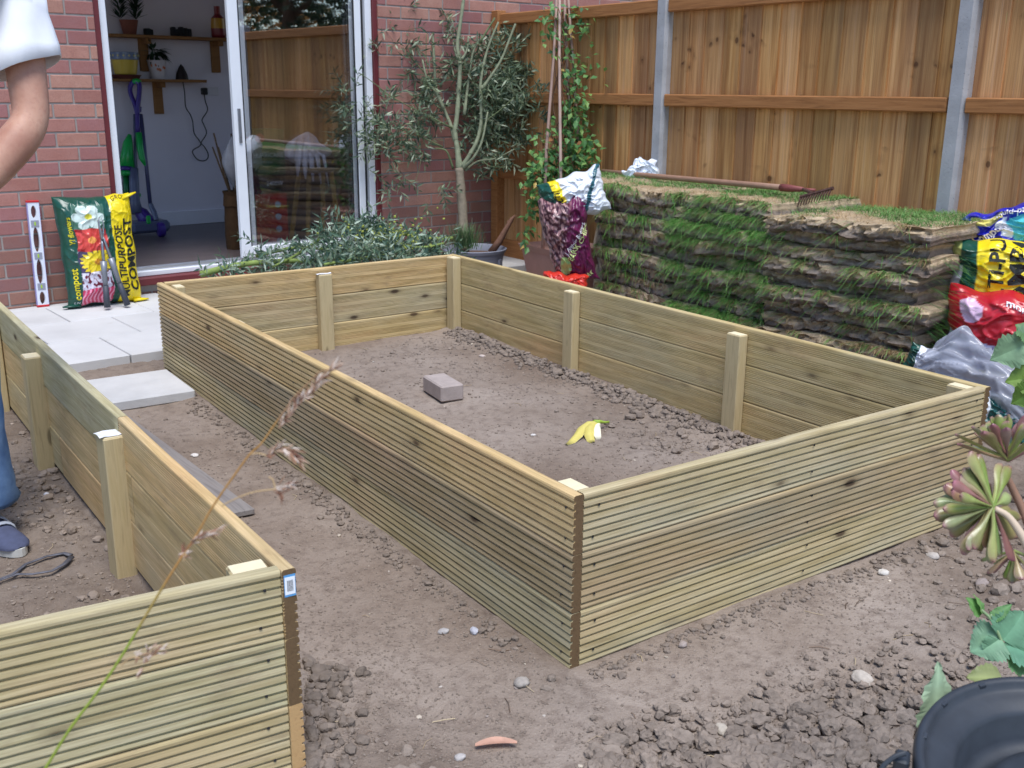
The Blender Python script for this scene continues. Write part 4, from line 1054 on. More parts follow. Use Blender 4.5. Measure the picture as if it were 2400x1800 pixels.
m.tube([Vector((0,0,0)),h0.lerp(h1,.4)],.008,8)
m.build('rake_head',RUST,rk)
# ------------------------------------------------------------------ bags
class Pillow:
    def __init__(s,W,H,T,M,seed=0,wr=.012,px=3,pz=5,fn=None): s.W,s.H,s.T,s.M,s.o,s.wr,s.px,s.pz,s.fn=W,H,T,M,seed*3.7,wr,px,pz,fn
    def at(s,u,v,side=1,off=0):
        th=s.T/2*max(0,(1-abs(u)**s.px))**.55*max(0,(1-abs(v)**s.pz))**.55
        o=s.o;n=mnoise.noise(Vector((u*2.1+o,v*2.1,side)))*1.0+mnoise.noise(Vector((u*5+o,v*5,side*2)))*.5
        rg_=1-abs(mnoise.noise(Vector((u*3.2+o+v*1.3,v*3.2-u*.8,side*3)))*2.2);n+=.8*max(0,rg_)**5
        rg2=1-abs(mnoise.noise(Vector((u*6-v*3+o,v*6+u*2,side*5)))*2.4);n+=.35*max(0,rg2)**4
        edge=min(1,max(0,(1-max(abs(u),abs(v)))*6))
        x=s.W/2*u*(1-.05*math.cos(v*PI/2+.3))+s.wr*.8*mnoise.noise(Vector((v*3+o,u,9)))
        z=s.H/2*v*(1-.04*math.cos(u*PI/2))+s.wr*1.0*mnoise.noise(Vector((u*3+o,v,5)))
        y=-side*(th+s.wr*n*(.3+.7*edge)+off)
        if s.fn: x,y,z=s.fn(x,y,z,u,v)
        return tuple(s.M@Vector((x,y,z)))
    def make(s,m,col,nu=70,nv=90,back=(.7,.7,.7)):
        m.grid(nu,nv,lambda a,b:s.at(a*2-1,b*2-1,1),0,lambda a,b:col(a*2-1,b*2-1))
        m.grid(nu//2,nv//2,lambda a,b:s.at(a*2-1,b*2-1,-1),0,lambda a,b:back,True)
    def text(s,m,txt,size,x,y,col,rot=0,**k):     # bag coordinates in metres from the centre
        c,sn=math.cos(rot),math.sin(rot)
        def f(a,b):
            X_=x+a*c-b*sn;Y_=y+a*sn+b*c
            u=max(-.985,min(.985,X_/(s.W/2)));v=max(-.985,min(.985,Y_/(s.H/2)));return s.at(u,v,1,.0016+s.wr*.16)
        m.text(txt,size,f,col=col,**k)
def basis(right,up,origin=(0,0,0)):
    r=Vector([float(q) for q in right]).normalized();u=Vector([float(q) for q in up]);u=(u-r*u.dot(r)).normalized();f=u.cross(r)  # y axis (away)
    return Matrix(((r.x,f.x,u.x,origin[0]),(r.y,f.y,u.y,origin[1]),(r.z,f.z,u.z,origin[2]),(0,0,0,1)))
G_=lin(12,72,58);YL=lin(236,210,20);BK=lin(26,30,28)
# --- compost bag by the door
cb=Z(236,712,PZ);cb=np.array(HW(.285,.15,PZ))
compost=thing('compost_bag','full green and yellow compost bag with flower pictures standing against the wall by the door','compost bag',cb)
Wb,Hb,Tb=.425,.63,.18
Pb=Pillow(Wb,Hb,Tb,Matrix.Translation((0,0,Hb/2-.005))@basis((ce,se,0),(.0,.12,1)),1,.011,4,6)
def flower(u,v,cu,cv,ru,rv,npet,petal,center,bg,rc=.22):
    a=(u-cu)/ru;b=(v-cv)/rv;r=math.hypot(a,b);t=math.atan2(b,a)
    if r<rc: return center
    if r<.62+.38*abs(math.cos(t*npet/2))**.6: 
        k=.8+.25*abs(math.cos(t*npet/2));return tuple(c*k for c in petal)
    return bg
def bagcol(u,v):
    x=(u+1)/2;y=(v+1)/2
    n=.012*math.sin(v*9)
    if x<.16+n: return G_
    if x<.57+n:
        if y>.93: return G_
        if y>.70: return flower(u,v,-.28,.62,.42,.24,6,lin(206,222,214),lin(214,206,60),lin(70,110,92))
        if y>.50: return flower(u,v,-.27,.20,.52,.26,7,lin(212,72,64),lin(236,160,80),lin(150,20,28))
        if y>.31: return flower(u,v,-.18,-.20,.5,.24,18,lin(232,206,40),lin(206,140,40),lin(70,60,90),.26)
        if y>.16:
            h=mnoise.noise(Vector((u*14,v*12,1)));return lin(110,30,50) if h>.18 else lin(216,212,228)
        if y>.02:
            h=math.sin(u*60+3*math.sin(v*20));return lin(196,50,90) if h>-.2 else lin(228,150,176)
        return G_
    if x<.66+n*.5 and True: return G_
    return YL
m=MB();Pb.make(m,bagcol,120,150,G_);m.build('printed_sack',V_PLAS,compost,smooth=True)
m=MB()
Pb.text(m,'MULTIPURPOSE',.061,.122,-.285,BK,PI/2,bold=.0012,xs=1.0)
Pb.text(m,'COMPOST',.080,.190,-.25,BK,PI/2,bold=.0022,xs=1.12)
Pb.text(m,'GROW*',.034,.085,.283,BK,.05,shear=.3)
Pb.text(m,'compost',.050,-.158,-.27,lin(214,200,30),PI/2+.02,bold=.001)
Pb.text(m,'Y! flowers',.038,-.155,.04,lin(200,190,30),PI/2,shear=.2,bold=.001)
Pb.text(m,'50L',.026,-.19,-.30,lin(220,225,225),.1)
m.build('printed_lettering',V_MATTE,compost)
m=MB()
# pinched corners of the sack
for sx,sz,c in ((-1,0.0,G_),(1,.0,YL),(1,Hb,YL)):
    q=Vector(Pb.at(sx*.93,-.95 if sz==0 else .95,1));d=Vector((ce*sx,se*sx,-.05 if sz==0 else .35));m.tube([q-d*.04,q+d*.02,q+d*.05],[.035,.022,.012],8,col=c,flat=.35)
m.build('sack_corners',V_PLAS,compost,smooth=True)
# --- loppers leaning on the bag
lb=Z(270,722,PZ);lop=thing('loppers','long handled grey loppers leaning against the compost bag with handles on the slabs','loppers',(lb[0],lb[1],PZ))
GR1=simple('grey_tool_metal',(.30,.32,.35),.35,.75,var=.15);GR2=simple('dark_grip_rubber',lin(62,66,76),.6);SIL=simple('silver_grey_tube',lin(130,134,142),.4,.3)
def lpd(px,py,d): s,z=onwall(px,py,d);q=HW(s,d,z);return Vector((q[0]-lb[0],q[1]-lb[1],q[2]-PZ))
def lp(px,py,dd): return lpd(px,py,.315)
piv=lpd(238,560,.315)
for (x0,y0),(x2,y2) in (((238,560),(252,724)),((240,552),(299,718))):
    m=MB();a_=lpd(x0,y0,.312);c_=lpd(x2,y2,.36);c_.z=max(c_.z,.016);b_=a_.lerp(c_,.42);g_=a_.lerp(c_,.68)
    m.tube([a_,a_.lerp(c_,.1),a_.lerp(c_,.2),a_.lerp(c_,.34)],[.012,.017,.018,.018],8,flat=.5,mi=0)
    m.tube([a_.lerp(c_,.32),a_.lerp(c_,.48),g_],[.019,.0155,.0130],10,mi=1)
    h=m.build('handle_arm',[GR1,SIL],lop,smooth=True)
    k=MB();k.tube([g_,g_.lerp(c_,.5),c_],[.016,.017,.018],10);k.build('grip',GR2,h,smooth=True)
m=MB();m.tube([piv,lp(236,545,5.93),lp(230,518,5.94),lp(233,508,5.94)],[.02,.022,.012,.005],8,flat=.35);m.build('blade',GR1,lop,smooth=True)
m=MB();m.tube([piv,lp(241,545,5.92),lp(243,528,5.93),lp(238,510,5.93)],[.02,.017,.010,.005],8,flat=.35);m.build('hook',GR1,lop,smooth=True)
# --- bags by the turf stack
def facing(px,py,depth,tilt=0,roll=0,yaw=0):   # a frame turned towards the garden at that place
    o=D(px,py,depth);d=Vector((o[0]-CAM[0],o[1]-CAM[1],0)).normalized();d=Matrix.Rotation(yaw,3,'Z')@d
    r=Vector((d.y,-d.x,0));up=Vector((0,0,1));R_=Matrix.Rotation(roll,3,d);r=R_@r;up=R_@up
    up=(up+d*tilt).normalized();return o,basis(r,up)
def bagthing(name,label,px,py,depth,W,H,T,tilt,roll,yaw,colf,seed,wr,texts=(),cat='compost bag',pxp=3,pz=4,back=(.5,.5,.5),fn=None,nu=70,nv=70,mat=None):
    o,Bm=facing(px,py,depth,tilt,roll,yaw);t=thing(name,label,cat,o)
    P_=Pillow(W,H,T,Bm,seed,wr,pxp,pz,fn);m=MB();P_.make(m,colf,nu,nv,back);m.build('printed_sack' if texts else 'sack',mat or V_PLAS,t,smooth=True)
    if texts:
        m=MB()
        for tx in texts: P_.text(m,*tx[:-1],**tx[-1])
        m.build('printed_lettering',V_MATTE,t)
    return t
PU=lin(104,28,74)
def barkcol(u,v):
    w=u*.75-v*.35
    if v<-.82 and u<-.3: return lin(206,50,34)
    h=mnoise.noise(Vector((u*9+v*3,v*12,4)))
    if (u+.35)**2+(v+.55)**2*1.4<.06: return lin(170,196,120)
    if w<-.12: return lin(168,128,128) if h>0 else lin(74,38,52)
    if w<-.02: return lin(150,96,110) if h>.1 else lin(84,34,56)
    return PU
tx=lambda *a,**k:(*a,k)
WHT=lin(232,228,232)
bagthing('bark_chip_bag','purple bark chippings bag slumped against the left end of the turf stack',1330,562,5.72,.27,.50,.19,-.05,-.22,0,barkcol,4,.024,
 [tx('J. Arthur Bower\'s',.030,-.015,-.075,WHT,.86,shear=.3,bold=.0005),tx('BARK CHIPS',.044,-.005,-.115,lin(206,216,150),.86,bold=.001),tx('BARK',.036,.03,-.235,lin(206,216,150),.3,bold=.001)],cat='bark bag',back=PU,fn=lambda x,y,z,u,v:(x*(.93+.10*v)+.02*v*v,y*(1+.15*v),z))
def wgcol(u,v):
    if u<-.78: return G_ 
    if u<-.55-.1*v: return G_ if v>-.75 else lin(225,225,225)
    if u<-.30-.08*v: return YL
    if u<-.22: return G_ if v<-.3 else lin(225,228,232)
    if abs(u*.8-v*.35-.42)<.06: return lin(40,92,104)
    return lin(226,232,240)
bagthing('folded_compost_sack','white, green and yellow compost sack folded over the top of the purple bark bag',1345,462,5.68,.36,.25,.18,.1,-.32,.1,wgcol,7,.018,
 [tx('MULTI',.040,-.075,-.06,BK,PI/2,bold=.001)],back=lin(220,225,232))
bagthing('red_sack','red plastic sack at the foot of the purple bark bag',1322,680,5.74,.25,.20,.14,0,.1,0,lambda u,v:lin(206,52,38),9,.016,back=lin(200,50,40),cat='sack')
def crumple(x,y,z,u,v):
    return (x+.02*math.sin(v*7),y,z+.05*math.sin(u*3.3+1)*abs(u)+.02*math.sin(v*9+u*5))
bagthing('white_plastic_sack','scrunched white plastic sack behind the rake handle on the turf stack',1502,402,6.35,.19,.13,.10,.2,-.25,0,lambda u,v:lin(228,234,244),12,.016,fn=crumple,back=lin(220,228,240),cat='sack')
# --- the pile on the right
BLU=lin(34,38,176)
def bluecol(u,v):
    if u<-.72 : return lin(212,52,44) if v<.35 else BLU
    if (u+.38)**2/.10+(v+.62)**2/.16<1: return lin(40,170,226)
    if v>.32+.5*(u+.1) and u<.1 and v<.75: return lin(226,214,120) if u>-.35 and v>.5 else BLU
    if -.02<u<.16 and -.1<v<.5: return lin(236,238,244)
    if (u-.45)**2/.10+(v-.15)**2/.2<1: return lin(90,200,206)
    return BLU
bagthing('blue_compost_bag','blue and red crumpled 60L compost bag on top of the pile beside the turf stack',2350,560,4.55,.56,.27,.17,.25,-.34,.0,bluecol,15,.034,
 [tx('60L',.036,-.262,.03,WHT,.05,bold=.0008),tx('ce Compost',.044,-.185,.004,WHT,.04,bold=.0015,shear=.25),tx('multi-purpose',.036,-.0,.075,WHT,.1,bold=.001)],back=BLU,nu=90)
def yelcol(u,v):
    if u<-.86: return lin(190,196,120) if v>.55 else (lin(206,204,214) if v<.35 else G_)
    if u<-.66: 
        h=mnoise.noise(Vector((u*12,v*9,2)));return G_ if v>-.1 else (lin(206,206,216) if h>-.1 else lin(60,40,70))
    return YL
bagthing('yellow_compost_bag','yellow and green compost bag lying between the blue bag and the red bag',2408,672,4.42,.64,.40,.22,.05,-.02,.0,yelcol,18,.02,
 [tx('MULTI-PURPOSE',.088,-.10,-.175,BK,PI/2,bold=.002),tx('COMPOST',.118,.002,-.19,BK,PI/2,bold=.0035,xs=1.1),tx('nutrient enriched formula. Contains',.026,.035,-.19,BK,PI/2)],back=YL,nu=90)
RD_=lin(186,26,40)
def redcol(u,v):
    if v<-.62: return lin(238,216,24)
    if v<-.02-.28*(u+.6)+.0: return lin(206,202,226) if not (abs(v+.30+.26*(u+.6))<.035) else RD_
    if (u+.70)**2/.02+(v-.62)**2/.06<1: return lin(216,180,206)
    if (u-.33)**2/.07+(v-.45)**2/.14<1: return lin(40,150,130)
    r=math.hypot((u+.02)/.17,(v-.12)/.14)
    if r<.55: return lin(60,20,30)
    if r<1 and math.sin(9*math.atan2(v-.12,u+.02))>0: return lin(190,120,40)
    return RD_
bagthing('red_compost_bag','red and lilac compost bag with a yellow price band, below the yellow bag',2408,800,4.30,.66,.40,.24,-.02,.04,.0,redcol,22,.022,
 [tx('months',.044,-.11,.145,WHT,-.08,bold=.001),tx('Ideal for potting,',.030,-.29,-.0,lin(70,70,140),-.30),tx('planting & containers',.030,-.30,-.035,lin(70,70,140),-.30),tx('improves moisture',.026,-.29,-.085,lin(70,70,140),-.24),
  tx('\u00a310',.10,-.06,-.178,lin(150,24,28),0,bold=.003),tx('Feeds your\n  flowers',.026,.07,.10,lin(190,226,220),-.3)],back=RD_,nu=90)
# grey translucent plastic sheet draped over the lower bags
SH=NT('grey_plastic_sheet');v=SH.coord();n=SH.noise(v,6,3)
SH.set(lin(176,178,190),.16,SH.bump(n,.5,.02),spec=.6)
trn=SH.N('ShaderNodeBsdfTransparent');trn.inputs[0].default_value=(.72,.74,.78,1);mx=SH.N('ShaderNodeMixShader');mx.inputs[0].default_value=.42
SH.L(SH.b.outputs[0],mx.inputs[1]);SH.L(trn.outputs[0],mx.inputs[2]);SH.L(mx.outputs[0],SH.out.inputs[0])
def sheetpt(u,v):
    # a long slumped tube of sheeting running from the turf stack down to the right
    ax=smooth_axis(u);r=.02+.135*math.sin(PI*min(.97,max(.04,u*.86+.1)))**.6
    a=v*2*PI
    rg3=max(0,1-abs(mnoise.noise(Vector((u*5,math.cos(a)*2.2+u*2,math.sin(a)*2.2))))*3);f=1+.10*math.sin(a*4+u*5)+.12*rg3**3+.06*math.sin(a*17-u*23)+.3*mnoise.noise(Vector((u*4,math.cos(a)*1.6,math.sin(a)*1.6)))
    return tuple(ax+sx_*(r*f*math.cos(a)*.75)+sy_*(r*f*math.sin(a)*1.05))
A0_,A1_,A2_,A3_=[np.array(D(*q)) for q in ((2172,850,4.22),(2225,862,4.18),(2300,915,4.05),(2400,1000,3.92))]
def smooth_axis(u):
    p=[A0_,A1_,A2_,A3_];t=u*3;i=min(2,int(t));f=t-i;return p[i]*(1-f)+p[i+1]*f
axd=A3_-A0_;axd=axd/np.linalg.norm(axd);sx_=np.cross(axd,[0,0,1.]);sx_/=np.linalg.norm(sx_);sy_=np.cross(sx_,axd)
m=MB();m.grid(110,130,sheetpt);o=m.build('plastic_sheet',SH.m,smooth=True);tag(o,'bunched grey translucent plastic sheeting draped in front of the red compost bag','plastic sheet')
bagthing('green_sack','dark green and white sack crushed under the grey plastic sheet behind the bed corner',2345,985,3.98,.30,.22,.12,-.1,.1,0,lambda u,v:lin(232,236,240) if (u<-.35 and v>.0) else (lin(226,206,40) if (abs(u-.45-v*.2)<.05 and v>-.3) else lin(16,84,80)),30,.016,back=G_,cat='sack')
bagthing('white_sack','white sack edge sticking out under the plastic sheet near the far bed corner',2190,862,4.25,.24,.14,.08,-.1,.3,0,lambda u,v:lin(226,230,240) if u>-.7 else G_,33,.012,back=lin(220,225,235),cat='sack')
# ------------------------------------------------------------------ tub, olive tree, climber
OD=7.15
def WDp(px): return 6.44+.00206*(px-552)
tb=D(1112,600,OD);tbz=.0
tub=thing('grey_tub','round grey plastic tub holding the pruned olive tree','plant tub',(tb[0],tb[1],0.03))
zr=float(D(1112,581,OD)[2]);TR=.217;zb=.03
m=MB();h=zr-.03;m.lathe([(0,0),(TR*.8,0),(TR*.82,.01),(TR*.93,h*.75),(TR*.94,h*.76),(TR*.96,h*.9),(TR,h*.9),(TR*1.03,h),(TR*1.0,h+.004),(TR*.95,h*.95),(TR*.9,h*.7)],n=48)
m.build('tub_body',simple('grey_plastic',lin(128,132,146),.5,var=.08,bump=.1),tub,smooth=True,angle=.6)
m=MB();m.lathe([(0,h*.8),(TR*.92,h*.78)],n=30);m.build('potting_soil',simple('brown_potting_soil',lin(96,76,66),.95,bump=.8,bd=.01,sc=40),tub)
m=MB()
for k in range(6):
    a=k*PI/3;m.box((TR*.9*math.cos(a),TR*.9*math.sin(a),h*.4),(.02,.05,h*.6),Matrix.Rotation(a,3,'Z'),b=.004)
m.build('rib',simple('grey_plastic_rib',lin(132,136,150),.5),tub)
s0=Vector([float(q) for q in D(1150,592,OD)]);s1=Vector([float(q) for q in D(1208,504,OD-.05)])
m=MB();st_=Vector((0,0,0));pp=[s0-s0,(s1-s0)*.3+Vector((.01,0,.0)),(s1-s0)*.6,(s1-s0)*.85+Vector((0,0,.01)),s1-s0];m.tube(pp,[.026,.024,.019,.015,.004],9,col=lin(122,90,74))
m.tube([(s1-s0)*.7,(s1-s0)*.78+Vector((-.02,0,.02))],[.008,.004],5,col=lin(122,90,74))
o=m.build('driftwood_stick',V_BARK,smooth=True,loc=s0);tag(o,'rough broken brown branch stuck upright in the grey tub','stick')
# small grassy plant in the tub
m=MB();rp=random.Random(4)
for i in range(260):
    q=D(1085+rp.gauss(0,17),575+rp.uniform(-6,10),OD-.12);m.blade((q[0]-tb[0],q[1]-tb[1],q[2]-.03),(rp.uniform(-.35,.35),rp.uniform(-.3,.3),1),rp.uniform(.07,.21),.005,.15,lin(*rp.choice([(96,126,80),(116,144,96),(78,106,74)])))
pl=m.build('lavender_plant',V_LEAF,loc=(tb[0],tb[1],.03));tag(pl,'small spiky green lavender growing in the left side of the grey tub','plant')
olive=thing('olive_tree','hard pruned olive tree with green barked limbs and tufts of narrow grey green leaves','tree',D(1088,590,OD))
ob=np.array(olive.location)
def op(px,py,dd=0.): q=D(px,py,min(OD+dd,WDp(px)-.13));return Vector((q[0]-ob[0],q[1]-ob[1],q[2]-ob[2]))
bark=lin(124,122,108);barkg=lin(126,132,108)
m=MB();m.tube(smooth_path([op(1088,590),op(1086,540),op(1084,490),op(1080,440),op(1077,395)],4),[.036-.0004*k+.002*math.sin(k*1.7) for k in range(17)],12,col=lin(128,118,102));m.build('trunk',V_BARK,olive,smooth=True)
m=MB()
limbs=[([(1077,397,0),(1072,350,0),(1066,310,0),(1070,280,0),(1075,220,0),(1078,150,0),(1072,110,0),(1078,60,0),(1086,0,0),(1090,-60,0)],.036,.020),
 ([(1068,330,0),(1055,290,.03),(1038,250,.03),(1022,205,.05),(1018,150,.05),(1013,60,.05)],.026,.016),
 ([(1040,255,.0),(1020,215,-.04),(1003,195,-.05),(990,140,-.05)],.018,.012),
 ([(1085,390,0),(1100,365,-.03),(1118,330,-.03),(1128,280,0),(1126,200,0),(1136,140,.02),(1150,95,.02),(1168,52,.03)],.030,.012),
 ([(1128,210,0),(1150,180,.0),(1175,140,0),(1195,90,0),(1208,56,0)],.020,.014),
 ([(1085,395,0),(1110,370,-.08),(1130,330,-.1),(1143,262,-.1)],.022,.011),
 ([(1120,335,0),(1140,285,0),(1170,260,0),(1205,228,0)],.010,.006),
 ([(1075,140,0),(1068,125,0),(1062,100,0)],.016,.008),([(1082,140,0),(1094,118,0),(1098,85,0)],.015,.012),
 ([(1088,270,.03),(1098,190,.05),(1108,125,.05),(1125,90,.06)],.018,.012),([(1124,100,.0),(1160,42,0)],.010,.012),
 ([(1062,395,0),(1050,360,-.05),(1040,350,-.05),(1020,348,-.05)],.012,.010),
 ([(1090,400,0),(1120,378,0),(1160,372,0),(1205,350,0)],.014,.007),([(1128,375,0),(1150,390,.0),(1190,392,0)],.006,.004),
 ([(1060,300,0),(985,262,-.1),(920,228,-.2),(870,190,-.25),(840,170,-.25)],.009,.004),
 ([(1025,205,0),(960,130,-.05),(920,75,-.1),(890,60,-.1)],.008,.004),([(1038,345,0),(985,320,-.1),(930,300,-.15),(890,290,-.2)],.009,.004),
 ([(990,360,-.1),(975,420,-.1),(950,440,-.1),(935,440,-.1)],.004,.002),([(1020,205,0),(1000,150,0),(1000,80,0)],.007,.004)]
for pts,ra_,rb_ in limbs:
    P2=smooth_path([op(*q) for q in pts],4);n=len(P2);m.tube(P2,[(ra_+(rb_-ra_)*k/(n-1))*(.54+.24*max(0,1-k/4))*(1+.06*math.sin(k*1.9)) for k in range(n)],9,col=barkg if ra_>.012 else lin(100,110,78))
m.build('limbs',V_BARK,olive,smooth=True)
OLC=[(92,112,88),(80,100,80),(112,130,100),(136,150,118),(70,88,72),(176,186,160)]
def olive_leaves(m,p,n,spread,rr,dens=1,sy=.8,ol=OLC,L=(.045,.082),gravity=.2):
    # twigs with opposite leaves
    nt_=max(1,n//11)
    for k in range(nt_):
        b=Vector((rr.gauss(0,spread),rr.gauss(0,spread*sy),rr.gauss(0,spread)))+p
        d=Vector((rr.uniform(-1,1),rr.uniform(-1,1),rr.uniform(-.7,1)-gravity)).normalized();tl_=rr.uniform(.09,.17)
        m.tube([b,b+d*tl_*.5,b+d*tl_-Vector((0,0,.01))],[.0022,.0018,.001],3,col=lin(104,114,84),cap=False)
        for j in range(11):
            q=b+d*tl_*(j/10.5);sd_=d.orthogonal();sd_.rotate(Matrix.Rotation(j*2.4+rr.random(),3,d));dd=(d*.7+sd_*rr.uniform(.5,1.)).normalized()
            c=lin(*rr.choice(ol));m.leaf(q,dd,Vector((rr.uniform(-1,1),rr.uniform(-1,1),rr.uniform(0,1))),rr.uniform(*L),rr.uniform(.011,.017),c,fold=.3,curl=rr.uniform(-.2,.3))
clusters=[(1140,235,.15,70,30),(1180,170,.2,60,28),(1110,185,.2,52,20),(1205,120,.2,40,14),(1155,115,.22,45,16),(1195,245,.2,55,26),(1165,305,.2,55,22),(1115,135,.2,40,12),(1205,300,.2,40,14),(1232,185,.15,30,9),
 (1140,370,.15,40,12),(1185,362,.15,28,7),(1150,265,.2,60,24),(1175,215,.2,60,26),(1205,200,.2,45,18),(1135,320,.2,50,18),(1095,240,.2,40,10),
 (935,125,0,30,9),(900,62,0,26,6),(965,50,0,30,5),(990,245,.05,38,11),(1010,205,.05,35,9),(905,235,-.1,26,5),(822,215,-.25,20,3),(885,340,-.1,34,10),(935,325,-.1,42,16),(965,300,-.05,42,14),(905,300,-.1,36,10),
 (838,262,-.2,22,5),(870,60,0,22,4),(915,445,-.1,22,4),(940,415,-.1,10,2),(1040,440,0,22,4),(1062,120,.1,25,5),(1052,35,.1,18,4),(1035,60,.1,20,3),(885,120,0,24,5),(1000,345,0,25,6),(1265,200,.1,18,4),(1265,260,.0,22,5),(1245,230,.1,22,5),(985,180,0,30,7),(870,395,-.1,14,2)]
m=MB();ro=random.Random(31)
for px,py,dd,sp,n in clusters: olive_leaves(m,op(px,py,dd-.04),int(n*11*1.2),sp/F_*OD*.58,ro,sy=.35 if px<1000 else .6)
m.build('foliage',V_LEAF,olive)
# pile of cut branches behind the bed
pile=thing('cut_branch_pile','heap of freshly cut olive branches lying between the house door and the main bed','cut branches',(1.3,3.9,.03))
PB=np.array((1.3,3.9,.03));m=MB()
def wp(px,py,dep): q=D(px,py,dep);return Vector((q[0]-PB[0],q[1]-PB[1],max(.01,q[2]-PB[2])))
cm=[(560,600,5.95,40,14),(620,590,6.0,45,18),(680,585,6.05,45,22),(740,575,6.0,45,24),(800,560,6.1,48,30),(860,545,6.15,48,34),(920,555,6.15,48,32),(980,565,6.2,45,26),(1030,580,6.2,36,16),(820,525,6.2,36,14),(870,520,6.25,32,12),(770,540,6.2,34,10),(720,560,6.2,36,10),(900,590,6.0,60,24),(760,605,5.9,60,22),(640,612,5.85,60,16),(540,622,5.8,40,12),(1000,600,6.0,50,14),(1060,590,6.1,25,6),(820,585,5.8,45,18),(960,590,5.9,45,16),(860,575,5.7,40,16),(930,570,5.7,40,14),(500,632,5.75,24,6)]
for px,py,dep,sp,n in cm:
    q=wp(px,py+(34 if px<760 else 18),dep);olive_leaves(m,q,int(n*11*(.75 if px<760 else 1.1)),sp/F_*dep*.40,ro,ol=[(84,112,90),(74,100,84),(116,140,118),(150,168,146),(64,90,78),(182,198,178),(100,124,96)],L=(.04,.075),gravity=.1)
m.build('foliage',V_LEAF,pile)
m=MB()
for i in range(260):      # small yellow flower buds
    px=ro.gauss(900,50);py=ro.gauss(562,24);q=wp(px,py,6.0+ro.uniform(-.1,.1));lump(m,q,ro.uniform(.005,.009),lin(168,176,84),1,1)
m.build('flower_buds',V_LEAF,pile)['kind']='stuff'
m=MB()
for pts,r in (([(470,643,5.8),(520,630,5.85),(580,618,5.9),(660,612,5.95),(735,612,6.0)],.020),([(600,600,6.1),(700,580,6.1),(800,590,6.1)],.012),([(860,540,6.2),(940,545,6.25),(1000,560,6.3),(1060,558,6.4)],.018),([(880,560,6.0),(980,580,6.0),(1040,570,6.1)],.010),([(750,560,6.1),(690,600,6.0),(640,625,5.8)],.010),([(900,600,5.9),(820,610,5.8),(760,620,5.7)],.012)):
    P2=smooth_path([wp(*q) for q in pts],4);m.tube(P2,[r*(1-.4*k/len(P2)) for k in range(len(P2))],8,col=lin(128,146,80))
m.build('cut_branches',V_BARK,pile,smooth=True)
# climber on canes in a terracotta pot
CD=6.72
pb=D(1318,600,CD);pot=thing('terracotta_planter','large square terracotta coloured planter partly behind the purple bark bag','planter',(pb[0],pb[1],.03))
zt=float(D(1255,572,CD)[2])-.03
m=MB();Ms=Matrix.Rotation(-.03,3,'Z')
def fr(w0,w1,z0,z1): 
    vs=[Ms@Vector((sx*w/2,sy*w/2,z)) for w,z in ((w0,z0),(w1,z1)) for sx,sy in ((-1,-1),(1,-1),(1,1),(-1,1))]
    m.add(vs,[(0,1,5,4),(1,2,6,5),(2,3,7,6),(3,0,4,7),(3,2,1,0)])
fr(.30,.38,0,zt-.04);fr(.39,.42,zt-.04,zt);m.add([Ms@Vector((sx*.18,sy*.18,zt-.03)) for sx,sy in ((-1,-1),(1,-1),(1,1),(-1,1))]+[Ms@Vector((sx*.21,sy*.21,zt)) for sx,sy in ((-1,-1),(1,-1),(1,1),(-1,1))],[(0,1,2,3),(0,1,5,4),(1,2,6,5),(2,3,7,6),(3,0,4,7)])
m.build('pot_body',simple('terracotta_plastic',lin(168,128,116),.7,var=.08),pot)
cl_=thing('climbing_plant','twining climber with small yellow green leaves on four tall bamboo canes by the fence','climbing plant',(pb[0],pb[1],zt))
cb_=np.array(cl_.location)
def cp(px,py,dd=0): q=D(px,py,CD+dd);return Vector((q[0]-cb_[0],q[1]-cb_[1],q[2]-cb_[2]))
canes=[((1306,-25,0),(1298,130,-.1),(1281,345,-.14),(1272,590,-.14)),((1312,-30,0),(1311,130,-.12),(1314,395,-.17),(1315,590,-.17)),((1322,-25,0),(1328,130,.05),(1340,340,.12),(1350,590,.14)),((1330,-25,.02),(1342,130,.06),(1356,340,.1),(1368,590,.12))]
for i,cn in enumerate(canes):
    m=MB();m.tube([cp(*q) for q in cn],[.0085,.009,.0105,.011],8,col=lin(150,124,112) if i!=1 else lin(170,146,134));m.build('cane',V_MATTE,cl_,smooth=True)
m=MB();rc=random.Random(77)
cls=[(1300,40,22,12),(1340,30,26,10),(1275,35,18,7),(1370,35,18,8),(1350,65,26,12),(1320,75,20,9),(1282,75,16,6),(1375,70,12,5),(1390,95,8,3),(1330,105,18,8),(1300,120,14,6),(1345,150,20,10),(1330,165,16,10),(1362,160,12,5),(1392,140,14,3),(1330,195,16,9),(1358,185,16,9),(1350,230,20,16),(1330,250,18,14),(1365,240,14,9),(1345,280,22,22),(1360,260,18,14),(1330,300,22,18),(1360,315,26,26),(1300,290,16,8),(1290,320,22,14),(1350,350,32,34),(1380,335,18,14),(1320,350,28,22),(1275,370,26,26),(1300,400,34,44),(1340,390,34,36),(1260,405,26,30),(1240,420,18,16),(1380,385,20,16),(1270,440,26,26),(1250,470,20,16),(1245,500,16,10),(1290,440,26,20),(1240,540,14,7),(1235,570,10,4),(1255,320,8,3),(1395,350,10,4),(1430,200,8,2),(1400,175,8,2)]
for px,py,sp,n in cls:
    for k in range(int(n*(1.7 if py<330 else 2.4))):
        q=cp(px+rc.gauss(0,sp*.6),py+rc.gauss(0,sp*.6),rc.gauss(0,.10));c=rc.choice([(88,134,70),(76,120,66),(104,148,80),(62,104,62),(122,156,84),(84,128,72)] if rc.random()<.93 else [(188,162,90),(160,110,70)])
        m.leaf(q,(rc.uniform(-1,1),rc.uniform(-1,.4),rc.uniform(-.9,.5)),(rc.uniform(-.4,.4),rc.uniform(-1,0),1),rc.uniform(.036,.062),rc.uniform(.026,.040),lin(*c),fold=.25,curl=.25)
m.build('foliage',V_LEAF,cl_)
